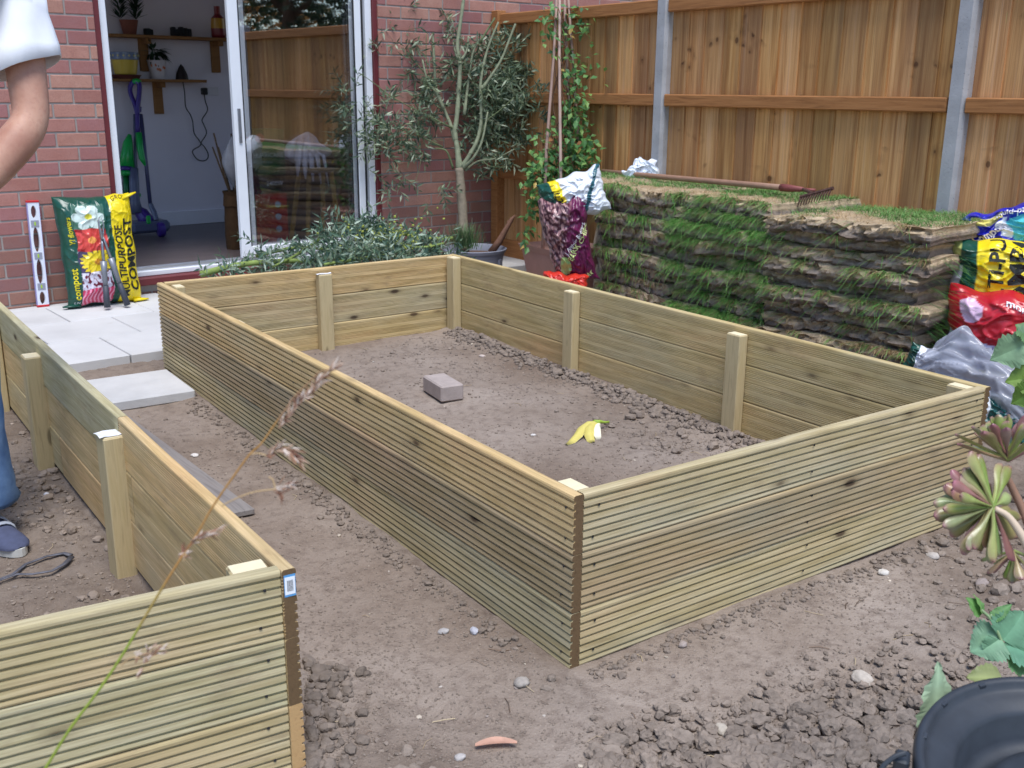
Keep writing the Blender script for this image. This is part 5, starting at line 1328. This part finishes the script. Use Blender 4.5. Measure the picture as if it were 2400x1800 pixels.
m=MB()
for k in range(9):
    x0=rc.uniform(1290,1350);pts=[];x=x0
    for j in range(14): pts.append(cp(x+14*math.sin(j*1.1+k),590-j*(44 if k<7 else 30),.1*math.cos(j*1.1+k)));x+=(1322-x0)/18+rc.uniform(-3,3)
    m.tube(smooth_path(pts,2),.0032,4,col=lin(96,72,58),cap=False)
m.build('twining_stems',V_BARK,cl_)
# ------------------------------------------------------------------ foreground plants and bin
# black plastic bin (lower right)
BD=1.36
bc=Vector([float(q) for q in D(2560,1850,BD)])
bin_=thing('black_bin','black plastic dustbin with an upturned dished lid at the lower right corner','bin',(bc.x,bc.y,0))
BM=Matrix.Rotation(.17,3,Vector((CR[0],CR[1],0)).normalized())   # leaning a little towards the camera
R0=.212;BLK=simple('black_plastic_sheen',(.03,.036,.046),.5,var=.15,sc=30,bump=.12,bd=.001);BL2=simple('scuffed_black_plastic',(.03,.034,.042),.5,var=.25,sc=18,bump=.2,bd=.001)
zt_=bc.z
def tl_(prof): return prof
m=MB();m.lathe([(R0*.70,-zt_),(R0*.93,-.10),(R0*.97,-.045),(R0*.965,-.03)],c=(0,0,zt_),n=72);m.build('bin_body',BL2,bin_,smooth=True)
m=MB();m.lathe([(R0*.99,-.045),(R0*1.03,-.04),(R0*1.045,-.012),(R0*1.03,-.002),(R0*1.0,.0),(R0*.975,-.004),(R0*.965,-.012),(R0*.93,-.014),(R0*.90,-.016),(R0*.80,-.02),(R0*.77,-.028),(R0*.73,-.062),(R0*.66,-.076),(R0*.60,-.070),(R0*.56,-.050),(R0*.50,-.044),(R0*.2,-.04),(0,-.04)],c=(0,0,zt_),n=96,M=BM);m.build('lid',BLK,bin_,smooth=True)
m=MB()
for k in range(16):
    a=k*2*PI/16+.1;q=BM@Vector((R0*.985*math.cos(a),R0*.985*math.sin(a),-.004));m.box((q.x,q.y,q.z+zt_),(.006,.012,.008),BM@Matrix.Rotation(a,3,'Z'),b=.001)
m.build('rim_lug',BLK,bin_)
m=MB()
p=[D(2122,1765,1.40),D(2100,1772,1.40),D(2085,1782,1.40),D(2068,1798,1.40),D(2062,1815,1.40)]
m.tube(smooth_path([Vector([float(c) for c in q])-bin_.location for q in p],3),.0035,8);m.box(Vector([float(c) for c in D(2112,1792,1.42)])-bin_.location,(.03,.02,.03),Matrix.Rotation(.5,3,'Z'),b=.003);m.build('wire_handle',BLK,bin_,smooth=False)
# dry grass stalk
GD=1.0
gpx=[(60,1880),(107,1800),(165,1707),(232,1617),(290,1530),(355,1420),(410,1330),(455,1262),(500,1185),(545,1120),(585,1065),(612,1040),(640,1000),(665,965),(690,930),(725,895),(752,870),(782,866)]
gb=D(40,1905,GD);gs=thing('grass_stalk','tall dry grass stalk with brown seed heads leaning across the foreground','grass stalk',gb)
def gp(px,py,dd=0): q=D(px,py,GD+dd);return Vector((q[0]-gb[0],q[1]-gb[1],q[2]-gb[2]))
# the stalk grows from the ground below the frame
root=Vector((-.12,-.10,-gb[2]));m=MB()
P2=[root,root*.5+Vector((-.02,-.01,0)),gp(40,1905)]+smooth_path([gp(*q) for q in gpx],3)
n=len(P2)
cols_=[]
for i in range(n):
    t=i/(n-1);cols_.append(lin(132,150,52) if t<.30 else (lin(150,128,66) if t<.36 else lin(164,122,66) if t<.75 else lin(150,116,84)))
rad=[.0016*(1-.65*i/(n-1)) for i in range(n)]
m.tube(P2,rad,7,col=[cols_[i] for i in range(n) for k in range(7)]);m.build('stem',V_MATTE,gs,smooth=True)
def husk(m,p,d,L,r,c):
    d=d.normalized();m.tube([p,p+d*L*.3,p+d*L*.7,p+d*L],[r*.3,r,r*.7,r*.1],6,col=c,flat=.6)
rh=random.Random(8);m=MB()
def spike(px0,py0,px1,py1,n,spread,L=.012,dd=0,cs=((150,112,88),(178,148,126),(206,190,176),(120,78,58))):
    for k in range(n):
        t=rh.random();p=gp(px0+(px1-px0)*t+rh.gauss(0,spread),py0+(py1-py0)*t+rh.gauss(0,spread),dd)
        d=Vector(gp(px1,py1))-Vector(gp(px0,py0));d=d.normalized()+Vector((rh.gauss(0,.35),rh.gauss(0,.3),rh.gauss(0,.35)));husk(m,p,d,rh.uniform(.6,1.2)*L,.0011,lin(*rh.choice(cs)))
spike(664,990,700,935,28,3);spike(700,948,745,900,34,3.5);spike(735,905,782,864,30,3);spike(640,1015,668,985,10,2)
m.build('seed_head',V_MATTE,gs);m=MB();spike(625,1070,650,1048,20,3);spike(650,1048,690,1062,34,6);spike(680,1055,703,1085,16,4)
m.build('seed_head',V_MATTE,gs);m=MB();spike(640,1150,680,1142,22,5);spike(650,1145,660,1165,10,4,L=.008)
m.build('seed_head',V_MATTE,gs);m=MB();spike(445,1270,475,1255,22,2.5);spike(475,1258,512,1248,14,2);spike(412,1300,434,1297,9,2);spike(420,1320,440,1280,10,2)
m.build('seed_head',V_MATTE,gs);m=MB();spike(318,1540,330,1535,8,4,L=.007);spike(335,1550,372,1520,34,7,L=.009);spike(340,1560,330,1575,8,3,L=.008)
m.build('seed_head',V_MATTE,gs)
m=MB()
for pts in ([(520,1185),(560,1165),(600,1152),(648,1146)],[(585,1065),(605,1062),(625,1068)],[(283,1560),(300,1545),(318,1540),(335,1545)],[(630,1118),(640,1125),(645,1145)],[(430,1315),(436,1300),(425,1297)]):
    m.tube(smooth_path([gp(*q) for q in pts],3),.0008,5,col=lin(178,150,110),cap=False)
m.build('side_stems',V_MATTE,gs)
# succulent with spoon shaped leaves
V_SUC=vcol('succulent_leaf_skin',.28,.16,60,.05,trans=.12,spec=.5)
def spoon(m,p,d,nrm,L,W,cc,ce_,tip,thick=.34):
    p=Vector(p);d=Vector(d).normalized();n=Vector(nrm);n=n-d*n.dot(d)
    if n.length<1e-3:n=d.orthogonal()
    n.normalize();s=d.cross(n);NJ=9;prof=[(.0,.16),(.18,.18),(.36,.26),(.52,.48),(.68,.84),(.80,1.0),(.90,.90),(.97,.54),(1.0,.08)]
    for side in (1,-1):
        vs=[];cs=[]
        for t,w_ in prof:
            for k in range(7):
                u=(k-3)/3;cupv=.12*W*w_*u*u;th=side*thick*W*.5*math.sqrt(max(0,1-u*u))*(1-.3*t)
                vs.append(p+d*L*t+s*(W*.5*w_*u)+n*(cupv+th+.05*L*t*t))
                e=.3*abs(u)**6;e=max(e,.75*max(0,(t-.88)/.12));g=tuple(cc[i]*(1-t*.25)+tip[i]*t*.25 for i in range(3));cs.append(tuple(g[i]*(1-e)+ce_[i]*e for i in range(3)))
        fs=[]
        for j in range(len(prof)-1):
            for k in range(6):
                q=(j*7+k,j*7+k+1,(j+1)*7+k+1,(j+1)*7+k);fs.append(q if side>0 else q[::-1])
        m.add(vs,fs,0,cs)
SD=1.5
sb=D(2540,1560,SD);sb=np.array([sb[0],sb[1],gz(sb[0],sb[1])])
suc=thing('pink_succulent','succulent rosettes of spoon shaped green leaves edged in purple at the right','succulent',sb)
def sp_(px,py,dd=0): q=D(px,py,SD+dd);return Vector((q[0]-sb[0],q[1]-sb[1],q[2]-sb[2]))
Rr,Uu,Ff=Vector(CR),Vector(CU),Vector(CF)
m=MB();m.tube(smooth_path([sp_(2332,1192),sp_(2360,1208),sp_(2385,1240),sp_(2410,1285),sp_(2450,1370),sp_(2500,1470),Vector((0,0,0))],4),[.0042+.0002*k for k in range(25)],9,col=lin(206,184,160))
m.tube(smooth_path([sp_(2350,1100,.05),sp_(2380,1160,.06),sp_(2410,1230,.06),sp_(2460,1400,.04),Vector((0,.01,0))],4),[.005+.0002*k for k in range(17)],9,col=lin(150,116,96));m.build('stem',V_MATTE,suc,smooth=True)
rs=random.Random(12)
def rosette(cx,cy,dd,axis,n,L,Wd,label,amin=.25,amax=1.35,side=1,seed=0):
    m=MB();ax=(Rr*axis[0]+Uu*axis[1]+Ff*axis[2]).normalized();a1=ax.orthogonal().normalized();a2=ax.cross(a1)
    for k in range(n):
        t=(k+.5)/n;ang=k*2.39996;th=amin+(amax-amin)*t**.7+rs.uniform(-.14,.14);ang+=rs.uniform(-.25,.25)
        rad=(a1*math.cos(ang)+a2*math.sin(ang));d=(ax*math.cos(th)+rad*math.sin(th)).normalized()
        nr=(ax*math.sin(th)-rad*math.cos(th))
        g=rs.choice([(130,152,66),(150,168,90),(140,146,84),(170,146,100),(146,104,96),(120,150,60)]) ;e=rs.choice([(160,90,116),(144,78,104),(176,110,128)])
        if t<.3: g=rs.choice([(120,160,60),(150,176,80)])
        l=L*(.62+.4*t)*rs.uniform(.8,1.15);q=sp_(cx,cy,dd)+ax*(.012*(1-t))
        spoon(m,q,d,nr,l,Wd*rs.uniform(.7,1.15),lin(*g),lin(*e),lin(*rs.choice([(190,196,180),(190,130,120),(140,96,96)])))
    m.build('leaf_rosette',V_SUC,suc,smooth=True)
rosette(2326,1188,0,(-.42,-.12,.8),66,.084,.0225,'',.35,1.6)
rosette(2362,1080,.08,(-.15,1,.1),30,.085,.020,'',.1,1.3)
rosette(2375,1290,.07,(.1,-.75,.3),16,.06,.016,'',.1,1.1)
rosette(2425,1160,.05,(.9,.2,.0),18,.07,.022,'',.1,1.3)
m=MB();m.lathe([(0,0),(.10,0),(.13,.20),(.14,.20),(.14,.24),(.12,.24),(.11,.2),(0,.19)],n=30)
# green serrated leaf plant
def serr(m,p,d,nrm,L,W,col,teeth=9,cup=.2,lob=0):
    p=Vector(p);d=Vector(d).normalized();n=Vector(nrm);n=(n-d*n.dot(d)).normalized();s=d.cross(n);N_=teeth*2;vs=[];fs=[];cs=[]
    for j in range(N_+1):
        t=j/N_;w_=math.sin(PI*min(1,.06+t*.94)**.62)**.8;w_*=(1+.17*(j%2)) if 0<j<N_ else .0
        if lob:w_*=1+.22*math.cos(t*PI*lob)
        c0=p+d*L*t-n*cup*L*t*t
        ru=.03*L*math.sin(t*17)
        vs+=[c0-s*W*.5*w_+n*(cup*W*.4*w_+ru),c0-s*W*.25*w_+n*(cup*W*.25*w_),c0,c0+s*W*.25*w_+n*(cup*W*.25*w_),c0+s*W*.5*w_+n*(cup*W*.4*w_-ru)]
        k=1+.12*(j%2);cs+=[tuple(q*k for q in col),col,tuple(q*1.35 for q in col),col,tuple(q*k for q in col)]
    for j in range(N_):
        for k in range(4): fs.append((j*5+k,j*5+k+1,(j+1)*5+k+1,(j+1)*5+k))
    m.add(vs,fs,0,cs)
ND=1.95
nb_=Z(2395,1600,0.0);nb_=np.array([nb_[0],nb_[1],gz(nb_[0],nb_[1])]);npl=thing('serrated_green_plant','young weed with toothed green leaves growing in the soil beside the black bin','plant',nb_)
def np_(px,py,dd=0): q=D(px,py,ND+dd);return Vector((q[0]-nb_[0],q[1]-nb_[1],max(.0,q[2]-nb_[2])))
m=MB();jt=np_(2345,1500,.02)
m.tube(smooth_path([Vector((0,0,0)),np_(2362,1545,.03),np_(2348,1505),np_(2325,1455),np_(2300,1430)],3),.003,7,col=lin(150,176,130))
m.tube(smooth_path([np_(2348,1505),np_(2330,1465),np_(2322,1440)],3),.0025,6,col=lin(160,186,140));m.tube([np_(2362,1545,.03),np_(2380,1520),np_(2400,1500)],.0025,6,col=lin(150,176,130))
m.build('stem',V_LEAF,npl,smooth=True)
for (a,b,cxx,W,c,nn) in (((2300,1440),(2276,1404),0,.035,(96,138,76),(-.2,-.6,1)),((2303,1440),(2293,1398),0,.03,(110,150,84),(.3,-.4,1)),((2325,1452),(2366,1418),0,.022,(90,134,78),(0,-.5,1)),((2345,1495),(2285,1520),0,.078,(120,158,126),(-.2,-.7,1)),((2345,1500),(2320,1545),0,.06,(112,152,120),(-.2,-.9,.8)),((2350,1500),(2400,1445),0,.085,(104,148,116),(.1,-.8,.8)),((2355,1510),(2440,1520),0,.09,(100,146,118),(.1,-.8,.9)),((2360,1530),(2420,1560),0,.07,(96,138,90),(.1,-.9,.6))):
    m=MB();p,q=np_(*a),np_(*b);serr(m,p,q-p,Vector(nn),(q-p).length*1.15,W,lin(*c));m.build('leaf',V_LEAF,npl,smooth=False)
# leaf standing by the bin and one behind it
lb2=D(2190,1705,1.55)
lf=thing('upright_leaf','pale grey green wavy leaf standing upright against the rim of the black bin','leaf',lb2)
m=MB();p=Vector((0,0,-.02));q=Vector([float(c) for c in (D(2206,1560,1.55)-lb2)]);serr(m,p,(q-p),Vector(CR)*.35-Vector(CF),(q-p).length*1.03,.062,lin(150,172,140),8,.05);m.build('leaf_blade',V_LEAF,lf)
m=MB();p=Vector([float(c) for c in (D(2330,1572,1.6)-lb2)]);q=Vector([float(c) for c in (D(2268,1580,1.6)-lb2)]);
lf2=thing('curled_leaf','curled green leaf with pale underside lying just behind the black bin','leaf',Vector([float(c) for c in D(2350,1590,1.6)]))
m.cur=(1,1,1);q=Vector([float(c) for c in (D(2268,1583,1.6))])-lf2.location;serr(m,Vector((0,0,0)),q,Vector((0,-.6,1)),q.length,.045,lin(140,150,96),7,.1);m.build('leaf_blade',V_LEAF,lf2)
# broad leaved plant at the right edge
bb=Z(2480,1120,0);brd=thing('broad_leaved_plant','broad crinkled green leaves reaching in at the right edge in front of the bags','plant',(bb[0],bb[1],gz(bb[0],bb[1])))
def bp_(px,py,dep=3.1): q=D(px,py,dep);return Vector([float(c) for c in q])-brd.location
m=MB()
for a in ((2400,800),(2400,880),(2430,930),(2470,820)): m.tube([Vector((0,0,0)),bp_(2470,1000),bp_(*a)],[.008,.006,.003],6,col=lin(140,160,90))
m.build('stem',V_LEAF,brd,smooth=True)
for a,b,W,c,nn in (((2420,800),(2338,838),.11,(116,146,112),(-.2,-.9,.5)),((2412,790),(2390,760),.08,(96,130,84),(-.2,-.9,.5)),((2450,880),(2372,890),.10,(110,138,62),(-.3,-.9,.5)),((2440,900),(2385,945),.10,(96,128,56),(-.3,-.9,.3)),((2440,850),(2500,800),.12,(96,128,72),(.1,-.9,.5))):
    m=MB();p,q=bp_(*a),bp_(*b);serr(m,p,q-p,Vector(nn),(q-p).length*1.1,W,lin(*c),8,.25,lob=3);m.build('leaf',V_LEAF,brd)
# ------------------------------------------------------------------ the person standing in the near bed
SKIN=NT('skin');v=SKIN.coord();n=SKIN.noise(v,7,4);f=SKIN.noise(v,90,3)
c=SKIN.ramp(n,[(.3,lin(164,116,98)),(.7,lin(196,154,132))]);c=SKIN.mix(SKIN.ramp(f,[(.3,.25),(.5,0.)]),c,lin(160,100,84))
SKIN.set(c,.5,SKIN.bump(f,.35,.002),spec=.35);SKIN.b.inputs['Subsurface Weight'].default_value=.08;SKIN.b.inputs['Subsurface Radius'].default_value=(.02,.008,.004);SKIN=SKIN.m
TEE=simple('white_cotton',(.78,.80,.84),.85,var=.03,sc=20,bump=.15,spec=.2)
JN=NT('faded_denim');v=JN.coord(scale=(1,1,1));n=JN.noise(v,9,4);f=JN.noise(v,300,2)
c=JN.ramp(n,[(.3,lin(72,100,140)),(.55,lin(104,134,172)),(.8,lin(140,166,196))]);JN=JN.set(c,.85,JN.bump(f,.3,.001,JN.bump(n,.4,.01)),spec=.2)
PDp=2.93
def pp(px,py,dd=0): return Vector([float(q) for q in D(px,py,PDp+dd)])
foot=Vector((-1.02,1.40,-.02))
per=thing('person','person in a white T-shirt and faded blue jeans standing inside the near bed, arm bent','person',foot)
PL=foot
def skinmesh(name,verts,edges,mat,parent,sub=2,roots=(0,)):
    me=bpy.data.meshes.new(name);me.from_pydata([tuple(Vector(v[0])) for v in verts],edges,[]);o=bpy.data.objects.new(name,me);COL.objects.link(o)
    me.materials.append(mat);sk=o.modifiers.new('Skin','SKIN');sk.use_smooth_shade=True;sk.branch_smoothing=.6
    for i,v in enumerate(verts):
        r=v[1];me.skin_vertices[0].data[i].radius=(r,r) if not hasattr(r,'__len__') else r
        me.skin_vertices[0].data[i].use_root=(i in roots)
    ss=o.modifiers.new('Sub','SUBSURF');ss.levels=sub;ss.render_levels=sub
    if parent: o.parent=parent
    # bake so that the body is one plain continuous mesh
    dg=bpy.context.evaluated_depsgraph_get();nm=bpy.data.meshes.new_from_object(o.evaluated_get(dg));o.modifiers.clear();o.data=nm;nm.name=name
    if nm.materials and nm.materials[0] is None or not nm.materials: nm.materials.clear();nm.materials.append(mat)
    return o
W=lambda x,y,z:Vector((x,y,z))-PL
lk=pp(-72,900);la=Vector((-.97,1.56,.09));hipc=W(-1.19,1.47,.82);lh=pp(-120,560)-PL;lh.z=.80-PL.z;rh_=W(-1.29,1.50,.80)
sh=pp(30,-75)-PL;el=pp(76,285,.0)-PL;wr=pp(-75,480,-.12)-PL
nk=W(-1.20,1.47,1.43);chest=W(-1.19,1.47,1.26);waist=W(-1.19,1.47,1.03);head=W(-1.19,1.45,1.52)
rsh=nk+(nk-sh)*.95;rsh.z=sh.z;rel=rsh+Vector((-.06,.02,-.27));rwr=rel+Vector((.06,-.15,-.18))
m_=[(hipc,(.13,.10)),(waist,(.12,.09)),(chest,(.14,.10)),(nk+Vector((0,0,-.05)),(.075,.065)),(nk+Vector((0,-.005,.04)),.052),(head,(.062,.068)),(head+Vector((0,-.01,.08)),(.072,.085)),(head+Vector((0,0,.15)),(.055,.065)),
 (sh,.066),(sh.lerp(el,.5),.060),(sh.lerp(el,.85),.056),(el,.053),(el.lerp(wr,.22),.060),(el.lerp(wr,.6),.050),(wr,.027),
 (rsh,.058),(rsh.lerp(rel,.6),.046),(rel,.042),(rel.lerp(rwr,.4),.042),(rwr,.027),
 (lh,.085),(lk-PL,.055),(lk.lerp(la,.5)-PL,.05),(la-PL+Vector((0,0,-.02)),.036),(rh_,.085),(W(-1.33,1.44,.44),.055),(W(-1.35,1.44,.25),.05),(W(-1.36,1.45,.06),.036)]
ed=[(0,1),(1,2),(2,3),(3,4),(4,5),(5,6),(6,7),(3,8),(8,9),(9,10),(10,11),(11,12),(12,13),(13,14),(3,15),(15,16),(16,17),(17,18),(18,19),(0,20),(20,21),(21,22),(22,23),(0,24),(24,25),(25,26),(26,27)]
def hand(wr,d,pn,side):     # adds palm and fingers to the body graph
    d=d.normalized();pn=(pn-d*pn.dot(d)).normalized();s=d.cross(pn)*side;b=len(m_)
    m_.append((wr+d*.045,(.034,.017)));m_.append((wr+d*.085,(.036,.014)));return d,pn,s,b
for (wi,a,pn,sd_) in ((14,wr-el,Vector((0,0,-1)),1),(19,rwr-rel,Vector((0,.3,-1)),-1)):
    d,pn,s,b=hand(m_[wi][0],a,pn,sd_);ed+=[(wi,b),(b,b+1)]
    w0=m_[wi][0]
    for k in range(4):
        off=s*(.027-.018*k);L_=[.030,.034,.032,.025][k];p=w0+d*.088+off;c=len(m_)
        q1=p+d*L_+pn*.006;q2=q1+d*L_*.6+pn*.016;q3=q2+d*L_*.3+pn*.018
        for q,r in ((p,.0095),(q1,.0088),(q2,.0080),(q3,.0068)): m_.append((q,r))
        ed+=[(b+1,c),(c,c+1),(c+1,c+2),(c+2,c+3)]
    c=len(m_);p=w0+d*.03+s*.032
    for q,r in ((p,.012),(p+s*.022+d*.022+pn*.01,.010),(p+s*.028+d*.048+pn*.02,.0085)): m_.append((q,r))
    ed+=[(b,c),(c,c+1),(c+1,c+2)]
skinmesh('body',m_,ed,SKIN,per,2)
fx=Vector((0.3,-.95,0)).normalized();sxv=Vector((.95,.3,0));hc=head+Vector((0,-.01,.075))
m=MB()
lump_=lambda p,r,c,fl=1.:m.lathe([(0,-r*fl)]+[(r*math.cos(t),r*math.sin(t)*fl) for t in (-1.0,-.5,0,.5,1.0)]+[(0,r*fl)],c=p,n=14,col=c)
m.tube([hc+fx*.078+Vector((0,0,.015)),hc+fx*.10+Vector((0,0,-.012)),hc+fx*.085+Vector((0,0,-.02))],[.008,.014,.008],8,col=lin(196,146,122))
for sgn in (-1,1):
    lump_(hc+fx*.066+sxv*.03*sgn+Vector((0,0,.012)),.012,lin(230,228,224));lump_(hc+fx*.074+sxv*.03*sgn+Vector((0,0,.012)),.0055,lin(60,70,80));m.tube([hc+sxv*.075*sgn+Vector((0,0,.02)),hc+sxv*.086*sgn,hc+sxv*.075*sgn+Vector((0,0,-.03))],[.010,.014,.008],8,col=lin(200,146,122),flat=.5)
m.tube([hc+fx*.076+sxv*-.022+Vector((0,0,-.045)),hc+fx*.083+Vector((0,0,-.046)),hc+fx*.076+sxv*.022+Vector((0,0,-.045))],[.003,.006,.003],6,col=lin(168,96,88))
m.build('face',V_MATTE,per,smooth=True)
m=MB()
def hairf(u,v):
    a=u*2*PI;th=v*1.75;r=1+.05*math.sin(a*9+v*20);d=Vector((math.cos(a)*math.sin(th),math.sin(a)*math.sin(th),math.cos(th)))
    fr_=d.dot(fx);k=1.0-(.25*max(0,fr_)*max(0,th-1.1));return tuple(hc+Vector((0,0,.02))+Vector((d.x*.084*r*k,d.y*.092*r*k,d.z*.098*r)))
m.grid(32,14,hairf,0,lambda u,v:lin(84,64,50));m.build('hair',V_BARK,per,smooth=True)
# T-shirt: torso and two wide sleeves, jeans, shoes
def ring_tube(m,rings,n=28,ns=.006,seed=0,col=(1,1,1)):
    # rings: (centre, axis_u, axis_v) ellipses
    vs=[]
    for i,(c,u,v) in enumerate(rings):
        for k in range(n):
            a=2*PI*k/n;w_=1+ns*10*mnoise.noise(Vector((math.cos(a)*1.7+seed,math.sin(a)*1.7,i*.55)));vs.append(c+u*math.cos(a)*w_+v*math.sin(a)*w_)
    fs=[(i*n+k,i*n+(k+1)%n,(i+1)*n+(k+1)%n,(i+1)*n+k) for i in range(len(rings)-1) for k in range(n)]
    m.add(vs,fs,0,col)
X1,Y1=Vector((.97,.2,0)),Vector((-.2,.97,0))
m=MB();rr_=[]
for z,a,b in ((.74,.185,.125),(.82,.188,.13),(.95,.178,.122),(1.08,.176,.12),(1.2,.188,.125),(1.3,.19,.118),(1.37,.165,.10),(1.41,.11,.085),(1.435,.075,.07)):
    c=W(-1.19,1.47,z);rr_.append((c,X1*a,Y1*b))
ring_tube(m,rr_,36,.006)
for s_,e_,far_ in ((sh,el,1.15),(rsh,rel,-1)):
    d=(e_-s_).normalized();u=d.cross(Vector((0,1,0))).normalized();vv=d.cross(u)
    us=1 if u.dot(Rr)>0 else -1;L=(e_-s_).length;c0=nk.lerp(s_,.55)+Vector((0,0,-.06));c1=s_+d*.02
    ring_tube(m,[(c0,u*.085,vv*.085),(c1,u*.078,vv*.078),(s_+d*L*.3,u*.078,vv*.076),(s_+d*L*.42,u*.084,vv*.078),(s_+d*L*.54,u*.092-d*.012*us,vv*.082),(s_+d*L*.66,u*.098-d*.034*us,vv*.086)],30,.016,3)
t_=m.build('t_shirt',TEE,per,smooth=True);so_=t_.modifiers.new('s','SOLIDIFY');so_.thickness=.003
m=MB()
for hx,(kx,ky),(ax_,ay) in ((lh,(lk.x,lk.y),(la.x,la.y)),(rh_,(-1.33,1.44),(-1.36,1.45))):
    U_,V_=Vector((.95,.3,0)),Vector((-.3,.95,0));rr_=[]
    for t,a in ((0,.10),(.15,.098),(.35,.086),(.5,.076),(.58,.075),(.66,.069),(.74,.070),(.82,.072),(.88,.080),(.92,.077),(.955,.087),(.975,.078)):
        top=hx+Vector((0,0,.0));kn=W(kx,ky,.44);an=W(ax_,ay,.082);c=top.lerp(kn,min(1,t/.5)) if t<.5 else kn.lerp(an,(t-.5)/.5)
        rr_.append((c,U_*a,V_*a*1.05))
    ring_tube(m,rr_,28,.009,hx.x*9)
ring_tube(m,[(W(-1.19,1.47,.70),X1*.165,Y1*.12),(W(-1.19,1.47,.78),X1*.178,Y1*.125),(W(-1.19,1.47,.88),X1*.168,Y1*.115),(W(-1.19,1.47,.92),X1*.16,Y1*.11)],36)
j_=m.build('jeans',JN,per,smooth=True);so_=j_.modifiers.new('s','SOLIDIFY');so_.thickness=.003
SHO=simple('grey_blue_canvas',lin(72,78,104),.85,var=.12,sc=60,bump=.3);SOLE=simple('pale_rubber_sole',lin(196,196,190),.7)
for fx_,fy_,dirv in ((-.972,1.525,Vector((.3,-.95,0)).normalized()),(-1.36,1.43,Vector((-.1,-1,0)).normalized())):
    z0=gz(fx_,fy_)+.002;ctr=W(fx_,fy_,z0);sd_=Vector((-dirv.y,dirv.x,0));m=MB();outl=[(-.10,.030,.075),(-.085,.036,.085),(-.04,.038,.088),(.0,.037,.082),(.05,.043,.066),(.09,.047,.052),(.125,.043,.044),(.148,.030,.036),(.158,.010,.028)]
    n=16;vs=[]
    for t,w_,h in outl:
        for k in range(n+1):
            a=PI*k/n;vs.append(ctr+dirv*t+sd_*(w_*math.cos(a))+Vector((0,0,.022+(h-.022)*math.sin(a)**.8)))
    m.add(vs,[(i*(n+1)+k,i*(n+1)+k+1,(i+1)*(n+1)+k+1,(i+1)*(n+1)+k) for i in range(len(outl)-1) for k in range(n)]+[tuple(range(n+1))])
    sh_=m.build('shoe',SHO,per,smooth=True)
    m=MB();vs=[];N2=28
    for zz in (0,.024):
        for k in range(N2):
            a=2*PI*k/N2;t=.028+.135*math.cos(a);w_=.049*math.sin(a)*(1 if math.cos(a)>0 else .86);vs.append(ctr+dirv*t+sd_*w_+Vector((0,0,zz)))
    m.add(vs,[(k,(k+1)%N2,N2+(k+1)%N2,N2+k) for k in range(N2)]+[tuple(range(N2,2*N2)),tuple(range(N2))[::-1]]);m.build('sole',SOLE,sh_,smooth=False)
    m=MB()
    for t in (-.005,.022,.050):
        pts=[]
        for k in range(9):
            a=PI*(.08+.84*k/8);w_=.039+max(0,t)*.09;h=.088-max(0,t)*.40;pts.append(ctr+dirv*t+sd_*(w_*1.04*math.cos(a))+Vector((0,0,.024+(h-.020)*math.sin(a)**.8)))
        m.tube(pts,[.0085]*9,6,flat=.35)
    m.build('velcro_strap',simple('pale_strap_%d'%int(fx_*100),lin(172,178,190),.8),sh_,smooth=True)
# ------------------------------------------------------------------ trees beyond the fence (seen in the door glass)
rtt=random.Random(5)
def tree(x,y,h,rad,cols,label):
    t=thing('garden_tree',label,'tree',(x,y,0),0,'trees beyond the fence');m=MB();m.tube([(0,0,0),(.05,0,h*.3),(.0,.1,h*.6),(.1,0,h*.9)],[.16,.13,.09,.03],9,col=lin(96,76,60))
    for k in range(10):
        a=rtt.uniform(0,6.28);z=rtt.uniform(.3,.8)*h;m.tube([(0,0,z),(rad*.4*math.cos(a),rad*.4*math.sin(a),z+.3),(rad*.8*math.cos(a),rad*.8*math.sin(a),z+.5)],[.05,.03,.01],6,col=lin(96,76,60))
    m.build('trunk',V_BARK,t,smooth=True);m=MB()
    for k in range(60):
        a=rtt.uniform(0,6.28);rr=rad*rtt.random()**.5;zz=h*(.25+.75*rtt.random());rr*=math.sin(PI*min(1,max(.1,1.12-zz/h)))**.5
        cx,cy=rr*math.cos(a),rr*math.sin(a)
        for j in range(55): m.leaf((cx+rtt.gauss(0,.22),cy+rtt.gauss(0,.22),zz+rtt.gauss(0,.2)),(rtt.uniform(-1,1),rtt.uniform(-1,1),rtt.uniform(-1,1)),(rtt.uniform(-1,1),rtt.uniform(-1,1),1),.13,.08,lin(*rtt.choice(cols)))
    m.build('crown',V_LEAF,t)
tree(6.2,-4.6,4.2,1.5,[(196,140,80),(160,120,70),(206,160,96),(120,100,60)],'golden leaved tree beyond the fence, mirrored in the door glass')  # low sunlight on the crown is painted into its leaf colours
tree(5.2,-1.2,3.2,1.0,[(60,84,56),(48,70,50),(76,96,62)],'dark evergreen beyond the fence, mirrored at the left of the door glass')
# level slight fixes
SC.render.resolution_x=1024;SC.render.resolution_y=768
SC.cycles.max_bounces=8;SC.cycles.transparent_max_bounces=12
